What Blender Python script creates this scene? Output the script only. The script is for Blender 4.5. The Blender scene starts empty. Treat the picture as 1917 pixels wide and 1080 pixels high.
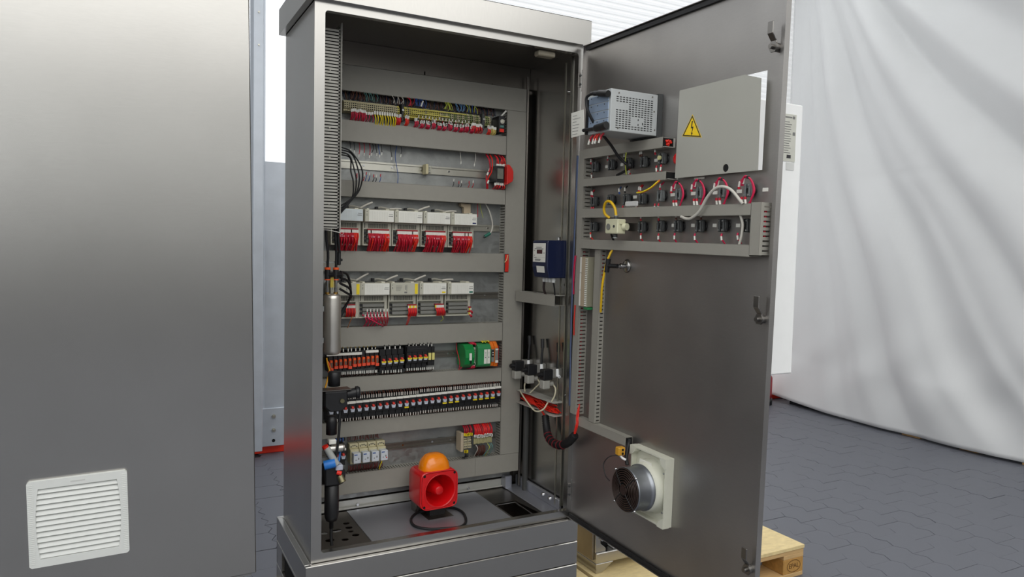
import bpy, bmesh, math, random
from mathutils import Matrix, Vector
random.seed(7)
S = bpy.context.scene
COL = S.collection
PI = math.pi
R = math.radians

# ------------------------------------------------------------------ camera, light, exposure
cd = bpy.data.cameras.new('camera'); cam = bpy.data.objects.new('camera', cd); COL.objects.link(cam)
cam.location = (-1.15057, -2.61766, 1.15492)
cam.rotation_euler = (1.515634, -0.022098, -0.488149)
cd.sensor_width = 36.0; cd.lens = 25.806; cd.clip_start = .05
S.camera = cam
S.view_settings.view_transform = 'Standard'; S.view_settings.look = 'None'
S.view_settings.exposure = 0.16; S.view_settings.gamma = 1.0; S.view_settings.use_curve_mapping = False
w = bpy.data.worlds.new('hall_air'); S.world = w; w.use_nodes = True
w.node_tree.nodes['Background'].inputs[0].default_value = (.92, .96, 1, 1)
w.node_tree.nodes['Background'].inputs[1].default_value = .25

def area(name, loc, rot, sx, sy, power, color=(1, 1, 1)):
    l = bpy.data.lights.new(name, 'AREA'); l.shape = 'RECTANGLE'; l.size = sx; l.size_y = sy
    l.energy = power; l.color = color
    o = bpy.data.objects.new(name, l); o.location = loc; o.rotation_euler = rot; COL.objects.link(o)
    return o
area('roof_skylight', (.2, -6.4, 4.5), (0, 0, 0), 8.0, 9.6, 455, (1, .99, .96))
area('rear_fill_light', (.6, 1.9, 4.5), (0, 0, 0), 9.0, 2.6, 72, (.97, .99, 1))  # unseen fill lamp, widened to brighten the rear left

# ------------------------------------------------------------------ materials
def lin(c):
    c = c / 255.0
    return c / 12.92 if c <= .04045 else ((c + .055) / 1.055) ** 2.4
def rgb(t): return (lin(t[0]), lin(t[1]), lin(t[2]), 1)
MATS = {}
def mat(name, c, rough=.5, metal=0.0, var=.06, scale=30.0, bump=0.0, spec=.5, stretch=None, emit=0.0, rvar=0.0,
        aniso=0.0, alpha=1.0, trans=0.0, coat=0.0):
    if name in MATS: return MATS[name]
    m = bpy.data.materials.new(name); m.use_nodes = True; nt = m.node_tree
    b = nt.nodes['Principled BSDF']
    tc = nt.nodes.new('ShaderNodeTexCoord'); mp = nt.nodes.new('ShaderNodeMapping')
    nt.links.new(tc.outputs['Object'], mp.inputs['Vector'])
    if stretch: mp.inputs['Scale'].default_value = stretch
    nz = nt.nodes.new('ShaderNodeTexNoise'); nz.inputs['Scale'].default_value = scale; nz.inputs['Detail'].default_value = 5
    nt.links.new(mp.outputs['Vector'], nz.inputs['Vector'])
    mx = nt.nodes.new('ShaderNodeMix'); mx.data_type = 'RGBA'
    col = rgb(c)
    mx.inputs[6].default_value = tuple(max(0, v * (1 - var * 1.6)) for v in col[:3]) + (1,)
    mx.inputs[7].default_value = tuple(min(1, v * (1 + var * 1.6)) for v in col[:3]) + (1,)
    nt.links.new(nz.outputs['Fac'], mx.inputs[0]); nt.links.new(mx.outputs[2], b.inputs['Base Color'])
    b.inputs['Roughness'].default_value = rough; b.inputs['Metallic'].default_value = metal
    b.inputs['Specular IOR Level'].default_value = spec
    b.inputs['Anisotropic'].default_value = aniso
    b.inputs['Coat Weight'].default_value = coat
    if trans: b.inputs['Transmission Weight'].default_value = trans
    if rvar:
        mr = nt.nodes.new('ShaderNodeMapRange'); mr.inputs[3].default_value = rough - rvar; mr.inputs[4].default_value = rough + rvar
        nt.links.new(nz.outputs['Fac'], mr.inputs[0]); nt.links.new(mr.outputs[0], b.inputs['Roughness'])
    if bump:
        bp = nt.nodes.new('ShaderNodeBump'); bp.inputs['Strength'].default_value = bump; bp.inputs['Distance'].default_value = .002
        nt.links.new(nz.outputs['Fac'], bp.inputs['Height']); nt.links.new(bp.outputs[0], b.inputs['Normal'])
    if emit:
        nt.links.new(mx.outputs[2], b.inputs['Emission Color']); b.inputs['Emission Strength'].default_value = emit
    MATS[name] = m
    return m

def steel_mat(name, c, rough, brush, smudge=1.0):
    """brushed stainless: fine directional grain plus cloudy smudges in the gloss"""
    m = mat(name, c, rough, 1.0, var=.03, scale=6.0, stretch=brush, aniso=0)
    nt = m.node_tree; b = nt.nodes['Principled BSDF']
    tc = [n for n in nt.nodes if n.type == 'TEX_COORD'][0]
    b.inputs['Roughness'].default_value = rough
    return m
STEEL = steel_mat('brushed_stainless', (186, 184, 180), .25, (8, 8, 60))
STEELH = steel_mat('brushed_stainless_cross', (186, 184, 180), .27, (60, 60, 8))
STEELR = steel_mat('brushed_stainless_matt', (172, 169, 166), .42, (8, 8, 60))
def cloudy(m, lo, hi, scale):
    nt = m.node_tree; b = nt.nodes['Principled BSDF']; src = b.inputs['Base Color'].links[0].from_socket
    tc = [n for n in nt.nodes if n.type == 'TEX_COORD'][0]
    n = nt.nodes.new('ShaderNodeTexNoise'); n.inputs['Scale'].default_value = scale; n.inputs['Detail'].default_value = 2
    nt.links.new(tc.outputs['Object'], n.inputs['Vector'])
    mr = nt.nodes.new('ShaderNodeMapRange'); mr.inputs[1].default_value = 0; mr.inputs[2].default_value = 1; mr.inputs[3].default_value = lo - (hi - lo) * .6; mr.inputs[4].default_value = hi + (hi - lo) * .6
    nt.links.new(n.outputs['Fac'], mr.inputs[0])
    mx = nt.nodes.new('ShaderNodeVectorMath'); mx.operation = 'SCALE'
    nt.links.new(src, mx.inputs[0]); nt.links.new(mr.outputs[0], mx.inputs['Scale']); nt.links.new(mx.outputs[0], b.inputs['Base Color'])
cloudy(STEELR, .84, 1.1, 3.0); cloudy(STEEL, .95, 1.05, 2.2)
STEELR.node_tree.nodes['Principled BSDF'].inputs['Metallic'].default_value = .97
STEELD = steel_mat('stainless_shaded', (132, 127, 121), .34, (8, 8, 40))  # stainless darkened in colour for the shade inside the cabinet
POLISH = mat('polished_stainless', (216, 212, 204), .36, .9, .04, 12, rvar=.06)
LATCH = mat('latch_steel', (140, 137, 133), .3, 1.0, .08, 20)
CHROME = mat('chrome', (200, 200, 200), .15, 1.0, .02, 20)
ALU = mat('aluminium_sheet', (178, 180, 188), .36, .75, .05, 9, rvar=.06)
ZINCRAIL = mat('zinc_rail', (205, 203, 192), .35, 1.0, .05, 30)
def galv():
    m = mat('galvanised_plate', (158, 160, 158), .5, .75, .2, 9)
    nt = m.node_tree; b = nt.nodes['Principled BSDF']
    tc = [n for n in nt.nodes if n.type == 'TEX_COORD'][0]
    v = nt.nodes.new('ShaderNodeTexVoronoi'); v.inputs['Scale'].default_value = 70
    nt.links.new(tc.outputs['Object'], v.inputs['Vector'])
    mr = nt.nodes.new('ShaderNodeMapRange'); mr.inputs[3].default_value = .36; mr.inputs[4].default_value = .62
    sp = nt.nodes.new('ShaderNodeSeparateColor'); nt.links.new(v.outputs['Color'], sp.inputs[0])
    nt.links.new(sp.outputs[0], mr.inputs[0]); nt.links.new(mr.outputs[0], b.inputs['Roughness'])
    return m
GALV = galv()
COLGALV = mat('galvanised_column', (202, 208, 216), .42, .35, .08, 8, rvar=.08)
DUCT = mat('duct_grey', (150, 147, 138), .5, 0, .03, 40)
CREAM = mat('cream_plastic', (214, 211, 194), .5, 0, .03, 40)
PLCG = mat('module_grey', (190, 188, 172), .5, 0, .03, 40)
PAPER = mat('label_white', (232, 231, 222), .6, 0, .02, 40)
INK = mat('print_grey', (120, 120, 118), .7, 0, .05, 40)
DARKINK = mat('print_dark', (45, 45, 48), .7, 0, .05, 40)
BLACK = mat('black_plastic', (26, 26, 28), .45, 0, .1, 30)
BLACKR = mat('black_rubber', (22, 22, 24), .55, 0, .1, 40)
DGREY = mat('dark_grey_plastic', (66, 68, 68), .5, 0, .1, 40)
MGREY = mat('mid_grey_plastic', (128, 128, 122), .5, 0, .05, 40)
HOLE = mat('dark_void', (9, 9, 10), .9, 0, .1, 40)
REDW = mat('red_wire', (190, 18, 44), .45, 0, .12, 60)
REDW2 = mat('crimson_wire', (204, 26, 74), .45, 0, .1, 60)
SCARLET = mat('scarlet_wire', (226, 42, 24), .45, 0, .1, 60)
SIGRED = mat('signal_red', (214, 16, 22), .32, 0, .04, 20, coat=.25)
PAINTRED = mat('kerb_red_paint', (255, 58, 32), .5, 0, .06, 12)
ORANGE = mat('orange_plastic', (236, 92, 36), .45, 0, .05, 40)
YELLOW = mat('yellow_plastic', (240, 214, 40), .45, 0, .05, 40)
YTUBE = mat('yellow_tube', (232, 186, 22), .4, 0, .05, 40)
GREEN = mat('green_plastic', (50, 138, 82), .45, 0, .05, 40)
BRGREEN = mat('bright_green', (14, 132, 62), .4, 0, .05, 40)
TEAL = mat('teal_wire', (90, 140, 132), .5, 0, .1, 40)
BLUEW = mat('blue_wire', (40, 78, 150), .45, 0, .1, 40)
LBLUE = mat('light_blue_plastic', (40, 120, 205), .4, 0, .05, 40)
NAVY = mat('navy_enamel', (17, 28, 62), .4, 0, .05, 25)
YGW = mat('yellow_green_wire', (180, 190, 70), .45, 0, .1, 40)
GREYW = mat('grey_cable', (196, 192, 182), .5, 0, .05, 40)
WHITE = mat('white_enamel', (240, 241, 240), .45, 0, .02, 20)
VENTW = mat('vent_white', (222, 224, 220), .5, 0, .02, 40)
IVORY = mat('fan_ivory', (214, 214, 198), .45, 0, .03, 30)
PCBLUE = mat('computer_case', (186, 190, 190), .42, .1, .04, 20)
COVERG = mat('cover_plate_grey', (176, 175, 166), .45, .15, .03, 6)
BROWN = mat('brown_wire', (92, 52, 40), .5, 0, .1, 40)
OLIVE = mat('olive_terminal', (170, 164, 120), .5, 0, .08, 60)
AMBER = mat('amber_lens', (255, 138, 10), .22, 0, .06, 14, coat=.5)
HAZY = mat('hazard_yellow', (246, 208, 28), .45, 0, .03, 30)
BRASS = mat('brass', (190, 150, 80), .3, 1, .05, 30)

# ------------------------------------------------------------------ geometry helper
def cross_frame(d):
    d = d.normalized(); a = Vector((0, 0, 1)) if abs(d.z) < .9 else Vector((1, 0, 0))
    u = d.cross(a).normalized(); return u, d.cross(u).normalized()
def smooth_path(pts, n=6):
    P = [Vector(p) for p in pts]
    if len(P) < 3: return P
    out = []
    for i in range(len(P) - 1):
        p0 = P[i - 1] if i else P[0] * 2 - P[1]; p1, p2 = P[i], P[i + 1]
        p3 = P[i + 2] if i + 2 < len(P) else P[-1] * 2 - P[-2]
        for k in range(n):
            t = k / n
            out.append(.5 * ((2 * p1) + (p2 - p0) * t + (2 * p0 - 5 * p1 + 4 * p2 - p3) * t * t + (3 * p1 - p0 - 3 * p2 + p3) * t ** 3))
    out.append(P[-1]); return out

class MB:
    def __init__(s): s.v = []; s.f = []; s.m = []; s.s = []
    def add(s, vs, fs, m=0, smooth=False):
        o = len(s.v); s.v += [Vector(v) for v in vs]
        for f in fs: s.f.append([i + o for i in f]); s.m.append(m); s.s.append(smooth)
        return s
    def box(s, x0, x1, y0, y1, z0, z1, m=0):
        x0, x1 = sorted((x0, x1)); y0, y1 = sorted((y0, y1)); z0, z1 = sorted((z0, z1))
        return s.add([(x0, y0, z0), (x1, y0, z0), (x1, y1, z0), (x0, y1, z0), (x0, y0, z1), (x1, y0, z1), (x1, y1, z1), (x0, y1, z1)],
                     [(0, 3, 2, 1), (4, 5, 6, 7), (0, 1, 5, 4), (1, 2, 6, 5), (2, 3, 7, 6), (3, 0, 4, 7)], m)
    def prism(s, poly, axis, a, b, m=0):
        """poly: 2d points; axis 'x': (y,z), 'y': (x,z), 'z': (x,y)"""
        def P(p, t): return (t, p[0], p[1]) if axis == 'x' else ((p[0], t, p[1]) if axis == 'y' else (p[0], p[1], t))
        n = len(poly); ar = sum(poly[i][0] * poly[(i + 1) % n][1] - poly[(i + 1) % n][0] * poly[i][1] for i in range(n))
        if (ar > 0) == (axis == 'y'): poly = poly[::-1]
        vs = [P(p, min(a, b)) for p in poly] + [P(p, max(a, b)) for p in poly]
        return s.add(vs, [list(range(n))[::-1], list(range(n, 2 * n))] + [(i, (i + 1) % n, n + (i + 1) % n, n + i) for i in range(n)], m)
    def cyl(s, p0, p1, r, r2=None, n=16, m=0, caps=True):
        p0 = Vector(p0); p1 = Vector(p1); r2 = r if r2 is None else r2
        u, w_ = cross_frame(p1 - p0); ring = [math.cos(2 * PI * i / n) * u + math.sin(2 * PI * i / n) * w_ for i in range(n)]
        a = [p0 + d * r for d in ring]; b = [p1 + d * r2 for d in ring]
        s.add(a + b, [(i, (i + 1) % n, n + (i + 1) % n, n + i) for i in range(n)], m, True)
        if caps:
            s.add(a, [list(range(n))[::-1]], m); s.add(b, [list(range(n))], m)
        return s
    def tube(s, pts, r, n=8, m=0, sm=True, sub=6, caps=True):
        P = smooth_path(pts, sub) if sm else [Vector(p) for p in pts]
        vs = []; u = None
        for i, p in enumerate(P):
            d = (P[min(i + 1, len(P) - 1)] - P[max(i - 1, 0)]).normalized()
            if u is None: u, _ = cross_frame(d)
            u = (u - d * u.dot(d)); u = u.normalized() if u.length > 1e-6 else cross_frame(d)[0]
            w_ = d.cross(u)
            rr = r[min(i, len(r) - 1)] if isinstance(r, (list, tuple)) else r
            vs += [p + (math.cos(2 * PI * k / n) * u + math.sin(2 * PI * k / n) * w_) * rr for k in range(n)]
        L = len(P)
        s.add(vs, [(i * n + k, i * n + (k + 1) % n, (i + 1) * n + (k + 1) % n, (i + 1) * n + k) for i in range(L - 1) for k in range(n)], m, True)
        if caps:
            s.add(vs[:n], [list(range(n))[::-1]], m); s.add(vs[-n:], [list(range(n))], m)
        return s
    def lathe(s, prof, c, axis='z', n=24, m=0, sx=1.0, sy=1.0, smooth=True):
        """prof: (radius, height) along axis from centre c"""
        c = Vector(c); A = {'x': (Vector((0, 1, 0)), Vector((0, 0, 1)), Vector((1, 0, 0))), 'y': (Vector((0, 0, 1)), Vector((1, 0, 0)), Vector((0, 1, 0))), 'z': (Vector((1, 0, 0)), Vector((0, 1, 0)), Vector((0, 0, 1)))}[axis]
        vs = []
        for r, h in prof:
            vs += [c + A[0] * (math.cos(2 * PI * k / n) * r * sx) + A[1] * (math.sin(2 * PI * k / n) * r * sy) + A[2] * h for k in range(n)]
        fs = [(i * n + k, i * n + (k + 1) % n, (i + 1) * n + (k + 1) % n, (i + 1) * n + k) for i in range(len(prof) - 1) for k in range(n)]
        return s.add(vs, fs, m, smooth)
    def holed(s, outer, holes, axis, a, b, m=0):
        """plate with holes: outer and holes are 2d loops"""
        bm = bmesh.new(); es = []
        for lp in [outer] + holes:
            V = [bm.verts.new((p[0], p[1], 0)) for p in lp]
            es += [bm.edges.new((V[i], V[(i + 1) % len(V)])) for i in range(len(V))]
        bmesh.ops.triangle_fill(bm, use_beauty=True, use_dissolve=False, edges=es)
        bm.verts.index_update()
        pts = [(v.co.x, v.co.y) for v in bm.verts]; tri = [[v.index for v in f.verts] for f in bm.faces]; bm.free()
        def P(p, t): return (t, p[0], p[1]) if axis == 'x' else ((p[0], t, p[1]) if axis == 'y' else (p[0], p[1], t))
        s.add([P(p, a) for p in pts], tri, m); s.add([P(p, b) for p in pts], [t[::-1] for t in tri], m)
        for lp in [outer] + holes:
            n = len(lp); s.add([P(p, a) for p in lp] + [P(p, b) for p in lp], [(i, (i + 1) % n, n + (i + 1) % n, n + i) for i in range(n)], m)
        return s
    def xf(s, M):
        s.v = [M @ v for v in s.v]; return s
    def build(s, name, mats, parent=None, loc=None, bevel=0.0, kind=None, label=None, fix=True):
        me = bpy.data.meshes.new(name); off = Vector(loc) if loc is not None else (OFF[parent.name_full] if parent else Vector((0, 0, 0)))
        me.from_pydata([v - off for v in s.v], [], s.f)
        for m in (mats if isinstance(mats, (list, tuple)) else [mats]): me.materials.append(m)
        me.polygons.foreach_set('material_index', s.m); me.polygons.foreach_set('use_smooth', s.s)
        if fix or bevel:
            bm = bmesh.new(); bm.from_mesh(me)
            if fix: bmesh.ops.recalc_face_normals(bm, faces=bm.faces)
            if bevel:
                ee = [e for e in bm.edges if len(e.link_faces) == 2 and not (e.link_faces[0].smooth and e.link_faces[1].smooth) and e.calc_face_angle(0) > .5]
                bmesh.ops.bevel(bm, geom=ee, offset=bevel, segments=1, affect='EDGES', profile=.5, clamp_overlap=True)
            bm.to_mesh(me); bm.free()
        me.update()
        o = bpy.data.objects.new(name, me); COL.objects.link(o)
        if parent: o.parent = parent
        else: o.matrix_world = FR[0] @ Matrix.Translation(off)
        OFF[o.name_full] = off
        if kind: o['kind'] = kind
        if label: o['label'] = label
        return o
OFF = {}
FR = [Matrix.Identity(4)]
def tag(o, label, cat, group=None, kind=None):
    o['label'] = label; o['category'] = cat
    if group: o['group'] = group
    if kind: o['kind'] = kind
    return o
def thing(name, label, cat, loc, group=None):
    o = bpy.data.objects.new(name, None); o.empty_display_size = .02; COL.objects.link(o)
    o.matrix_world = FR[0] @ Matrix.Translation(Vector(loc)); OFF[o.name_full] = Vector(loc)
    return tag(o, label, cat, group)
def dup(root, loc, label=None, group=None):
    """copy of a thing with its parts and their sub-parts; meshes are shared"""
    r = root.copy(); COL.objects.link(r); r.matrix_world = FR[0] @ Matrix.Translation(Vector(loc)); OFF[r.name_full] = Vector(loc)
    if label: r['label'] = label
    if group: r['group'] = group
    for ch in list(root.children):
        c = ch.copy(); COL.objects.link(c); c.parent = r; OFF[c.name_full] = Vector(loc)
        for g in list(ch.children):
            d = g.copy(); COL.objects.link(d); d.parent = c; OFF[d.name_full] = Vector(loc)
    return r
ORD = ['first', 'second', 'third', 'fourth', 'fifth', 'sixth', 'seventh', 'eighth', 'ninth', 'tenth', 'eleventh', 'twelfth', 'thirteenth',
       'fourteenth', 'fifteenth', 'sixteenth', 'seventeenth', 'eighteenth', 'nineteenth', 'twentieth']
def nth(i, n, a='left', b='right'):  # words for one of a row
    if i == 0: return a + 'most'
    if i == n - 1: return b + 'most'
    return (ORD[i] + ' from the ' + a) if i < (n + 1) // 2 else (ORD[n - 1 - i] + ' from the ' + b)
def rr(a, b): return random.uniform(a, b)
def circle(cx, cy, r, n=20, ry=None): return [(cx + r * math.cos(2 * PI * i / n), cy + (ry or r) * math.sin(2 * PI * i / n)) for i in range(n)]
def rrect(x0, x1, y0, y1, r, n=4):
    out = []
    for cx, cy, a in ((x1 - r, y1 - r, 0), (x0 + r, y1 - r, 90), (x0 + r, y0 + r, 180), (x1 - r, y0 + r, 270)):
        out += [(cx + r * math.cos(R(a + 90 * k / n)), cy + r * math.sin(R(a + 90 * k / n))) for k in range(n + 1)]
    return out
def wire(name, label, pts, r, m, group=None, n=8, sub=6, sleeve=None):
    """a single cable as its own thing"""
    p0 = pts[0]
    o = MB().tube(pts, r, n=n, sub=sub).build(name, m, loc=p0)
    return tag(o, label, 'cable' if 'cable' in name or 'hose' in name or 'tube' in name else 'wire', group)
# ================================================================== the hall
ZF = -.52
FLOORM = mat('floor_paint', (101, 103, 111), .5, 0, .09, 5, bump=.15, rvar=.12)
JOINT = mat('joint_dark', (34, 35, 41), .9, 0, .1, 30)
fl = MB().box(-4.5, 6.0, -14, 4.2, ZF - .06, ZF - .008).build('floor', JOINT, loc=(0, 0, ZF)); fl['kind'] = 'structure'

# interlocking pavers: straight long joints, zigzag cross joints, columns shifted by half a stone
PW, PL = .20, .2425
def zig(t):
    t = (t / (PL / 4)) % 2.0
    return .017 * (1 - 2 * abs(t - 1)) if t <= 2 else 0
def paver_poly(g):
    N = [0, .25, .5, .75, 1.0]
    left = [(zig(k * PL / 1.0) + g, k * PL) for k in N]
    pts = []
    for k in N: pts.append((zig2(k) + g, min(max(k * PL, g), PL - g)))
    for k in N[::-1]: pts.append((PW + zig2(k) - g, min(max(k * PL, g), PL - g)))
    return pts
def zig2(k): return .016 if int(round(k * 4)) % 2 else -.016
def paver_mesh(g):
    m_ = MB(); top = paver_poly(g + .001); bot = paver_poly(g); n = len(top)
    vs = [(x, y, 0) for x, y in top] + [(x, y, -.003) for x, y in bot] + [(x, y, -.011) for x, y in bot]
    m_.add(vs, [list(range(n))[::-1]] + [(i + n * k, (i + 1) % n + n * k, (i + 1) % n + n * (k + 1), i + n * (k + 1)) for i in range(n) for k in (0, 1)])
    return m_
protos = [paver_mesh(g).build('paver', FLOORM, fl, loc=(0, 0, 0)) for g in (.0003, .0007, .0018)]
pmesh = [o.data for o in protos]
for o in protos: bpy.data.objects.remove(o)
cells = []
for i in range(-18, 28):
    for j in range(-58, 17):
        x = i * PW + .005; y = j * PL + (i % 2) * PL / 2 + .13
        if y > 3.44 or y + PL > 3.47: continue
        cells.append((x, y))
def shown(x, y):
    # part of the floor the photograph shows: right of the open door, and the gap between the two cabinets
    if 1.9 < x < 5.5 and (y > -.5 + (x - 2) * .12): return True
    return -.75 < x < 0.1 and 1.0 < y < 3.44 and abs(x + .62 - (y - 1.0) * .20) < .33
vis = sorted([c for c in cells if shown(*c)], key=lambda c: (c[0] + 1.15) ** 2 + (c[1] + 2.6) ** 2)[:296]
vs_ = set(vis)
for (x, y) in vis:
    o = bpy.data.objects.new('paver', pmesh[random.choice((0, 0, 0, 1, 1, 2) if x > .3 else (1, 1, 2))]); COL.objects.link(o); o.parent = fl
    o.location = (x, y, rr(-.0022, .0006)); o.rotation_euler = (rr(-.002, .002), rr(-.002, .002), 0)
rest = MB()
for (x, y) in cells:
    if (x, y) in vs_: continue
    pp = paver_poly(.001); n = len(pp); dz = ZF + rr(-.002, .0005)
    rest.add([(x + a, y + b, dz) for a, b in pp] + [(x + a, y + b, dz - .011) for a, b in pp], [list(range(n))[::-1]] + [(i, (i + 1) % n, n + (i + 1) % n, n + i) for i in range(n)])
rest.build('paver_field', FLOORM, fl, kind='stuff')

# corrugated white rear wall; emission imitates the strong light on it
YW = 3.5
RIB = mat('glowing_rib_sheet', (240, 241, 242), .5, 0, .02, 10, emit=.26)
m_ = MB(); pitch = .057; zs = []; z = ZF
while z < 4.6:
    for k, d in ((0, 0), (.3, 0), (.42, .012), (.88, .012)): zs.append((z + k * pitch, d))
    z += pitch
vv = []
for zz, d in zs: vv += [(-4.5, YW - d, zz), (6.0, YW - d, zz)]
m_.add(vv, [(2 * i, 2 * i + 1, 2 * i + 3, 2 * i + 2) for i in range(len(zs) - 1)])
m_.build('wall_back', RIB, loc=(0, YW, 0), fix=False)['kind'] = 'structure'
WALLW = mat('tent_white', (226, 227, 226), .7, 0, .03, 2)
TENT = mat('faint_glow_tent_white', (232, 233, 232), .7, 0, .03, 2, emit=.3)  # glow added to unseen upper walls to brighten the steel reflections
TENTL = mat('strong_glow_tent_white', (236, 238, 240), .7, 0, .03, 2, emit=.85)  # stronger added glow, lights the door and cover plate from the left
WALLG = mat('dado_grey', (96, 97, 97), .7, 0, .1, 2)
WALLM = mat('mid_grey_wall', (168, 169, 168), .7, 0, .06, 2)
for nm, a in (('wall_left', (-4.56, -4.5, -14, 4.2)), ('wall_front', (-4.5, 6.0, -14.06, -14)), ('wall_right', (6.0, 6.06, -14, 4.2))):
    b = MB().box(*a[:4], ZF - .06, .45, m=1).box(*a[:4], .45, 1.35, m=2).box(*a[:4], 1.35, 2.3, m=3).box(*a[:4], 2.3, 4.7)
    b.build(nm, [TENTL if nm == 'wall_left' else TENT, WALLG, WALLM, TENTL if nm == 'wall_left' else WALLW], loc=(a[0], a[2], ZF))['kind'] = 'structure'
MB().box(-4.5, 6.0, -14, 4.2, 4.62, 4.7).build('ceiling', WALLW, loc=(0, 0, 4.62))['kind'] = 'structure'
b = MB().box(-4.5, -.29, 3.44, 3.484, ZF, 4.6)
b.build('wall_back_panel', mat('lower_sheet_grey', (160, 162, 164), .5, .2, .06, 3), loc=(-2, 3.46, ZF))['kind'] = 'structure'
# red kerb along the rear wall
MB().box(-4.5, 6.0, 3.37, 3.48, ZF, ZF + .072).build('trim_1', PAINTRED, loc=(0, 3.4, ZF), bevel=.006)['kind'] = 'structure'

# galvanised column in front of the rear wall
t = thing('steel_column', 'galvanised steel column with bolted base plate between the two cabinets', 'column', (-.14, 3.3, ZF + .072))
MB().box(-.275, -.205, 3.18, 3.36, ZF + .072, 4.6).build('side_flange', COLGALV, t, bevel=.004)
MB().box(-.215, -.168, 3.31, 3.36, ZF + .072, 4.6).build('corner_strip', COLGALV, t, bevel=.01)
MB().box(-.17, -.015, 3.325, 3.36, ZF + .072, 1.78).build('web_panel', COLGALV, t)
MB().box(-.17, -.015, 3.325, 3.36, 1.78, 4.6).build('upper_cover', TENTL, t, label='white upper covering of the column')  # emissive white imitates the bright glow on the upper column
MB().box(-.195, -.006, 3.305, 3.324, ZF + .072, -.145).build('base_plate', COLGALV, t, bevel=.003)
for zz in (-.21, -.32):
    MB().cyl((-.1, 3.306, zz), (-.1, 3.29, zz), .016, n=6).cyl((-.1, 3.306, zz), (-.1, 3.28, zz), .008, n=10).build('bolt', ZINCRAIL, t)
MB().cyl((-.1, 3.3055, -.405), (-.1, 3.3035, -.405), .013, n=16).build('bolt_hole', HOLE, t)
for zz in (2.62, 2.86): MB().cyl((-.24, 3.181, zz), (-.24, 3.172, zz), .007, n=8).build('rivet', ZINCRAIL, t)

# white tarpaulin hanging on the right, folds fanning out from its upper rear corner
def tarp():
    NY, NZ = 150, 130; HY, HZ = 3.27, 5.0; vv = []
    folds = [(.10, .035, .02), (.20, .03, .03), (.31, .045, .05), (.40, .03, -.025), (.50, .03, .02), (.60, .05, .055), (.69, .03, -.03),
             (.79, .045, .05), (.90, .05, -.03), (1.0, .05, .04), (1.15, .06, .035)]
    fine = [(.16, .018, .012), (.26, .016, -.012), (.36, .016, .016), (.45, .016, .014), (.55, .017, -.016), (.65, .016, .012), (.73, .017, .016), (.85, .02, .014)]
    for i in range(NY + 1):
        y = 3.36 - (i / NY) ** 1.0 * 4.9
        zb = ZF + .025 + .05 * max(0, min(1, (y - 2.2) / 1.1)) ** 1.6
        for j in range(NZ + 1):
            z = zb + (4.5 - zb) * (j / NZ)
            ph = math.atan2(HY - y + .02, HZ - z); rad = math.hypot(HY - y, HZ - z)
            ph2 = ph + .012 * math.sin(z * 2.1 + y) - .05 * max(0, 1.9 - z) * .5
            d = 0
            for c, s_, a in folds: d += 2.1 * a * math.exp(-((ph2 - c) / s_) ** 2)
            low = max(0, min(1, (2.1 - z) / .9))
            for c, s_, a in fine: d += 1.9 * a * low * math.exp(-((ph2 - c) / s_) ** 2)
            d *= min(1, rad / 2.2) * (1 + .12 * math.sin(3 * z + 2 * y))
            d += .007 * math.sin(7 * y + 5 * z + 2 * math.sin(3 * z)) * low + .02 * math.sin(1.3 * y)
            zs_ = 1.93 + .02 * math.sin(2 * y)
            d -= .006 * math.exp(-((z - zs_) / .012) ** 2)
            d -= .24 * max(0, min(1, (y - 1.7) / 1.7)) ** 2
            vv.append((5.31 - d * (.35 + .65 * min(1, (z - zb) / .5)) - .0, y, z))
    fs = [(i * (NZ + 1) + j, i * (NZ + 1) + j + 1, (i + 1) * (NZ + 1) + j + 1, (i + 1) * (NZ + 1) + j) for i in range(NY) for j in range(NZ)]
    TARP = mat('white_tarpaulin', (218, 219, 219), .55, 0, .02, 3, bump=.05)
    o = MB().add(vv, fs, 0, True).build('tarpaulin', TARP, loc=(5.33, 1, ZF), fix=False)
    md = o.modifiers.new('thickness', 'SOLIDIFY'); md.thickness = .003
    return tag(o, 'large white tarpaulin hanging in diagonal folds at the right', 'tarpaulin')
tarp()
WOOD = mat('raw_wood', (196, 158, 106), .65, 0, .18, 7, bump=.2, stretch=(3, 3, 22))
WOODX = mat('raw_wood_long', (206, 170, 118), .65, 0, .16, 7, bump=.2, stretch=(2, 22, 22))
BLOCKW = mat('pressed_wood_block', (186, 140, 74), .75, 0, .22, 55, bump=.4)
def osb():
    m = mat('oriented_strand_board', (236, 210, 156), .6, 0, .16, 26, bump=.25, stretch=(1.0, 2.6, 1))
    return m
OSB = osb()
MB().box(5.45, 5.75, -1.5, 3.1, ZF - .005, ZF + .09).build('dark_base_strip', JOINT, loc=(5.5, 0, ZF))['kind'] = 'structure'  # plain dark strip behind the gap under the tarpaulin hem
for i, (y0, y1) in enumerate(((1.5, 1.68), (.98, 1.14), (.5, .63))):
    tag(MB().box(5.335, 5.42, y0, y1, ZF, ZF + .045).build('wooden_block', WOOD, loc=(5.37, y0, ZF), bevel=.003),
        'small wooden block under the tarpaulin hem, ' + ('far', 'middle', 'near')[i] + ' one of three', 'wood block', 'wooden blocks under the tarpaulin')
t = thing('red_canister', 'dark red canister half hidden between door edge and tarpaulin', 'canister', (5.16, 3.2, ZF))
MB().lathe([(0, .07), (.09, .07), (.095, .12), (.095, .3), (.06, .36), (0, .36)], (5.16, 3.22, ZF)).build('body', mat('deep_red', (150, 14, 30), .4), t)
MB().cyl((5.16, 3.22, ZF + .36), (5.16, 3.22, ZF + .43), .03).build('neck', GALV, t)
MB().lathe([(0, 0), (.1, 0), (.1, .07), (0, .07)], (5.16, 3.22, ZF)).build('foot_ring', BLACK, t)

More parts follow.
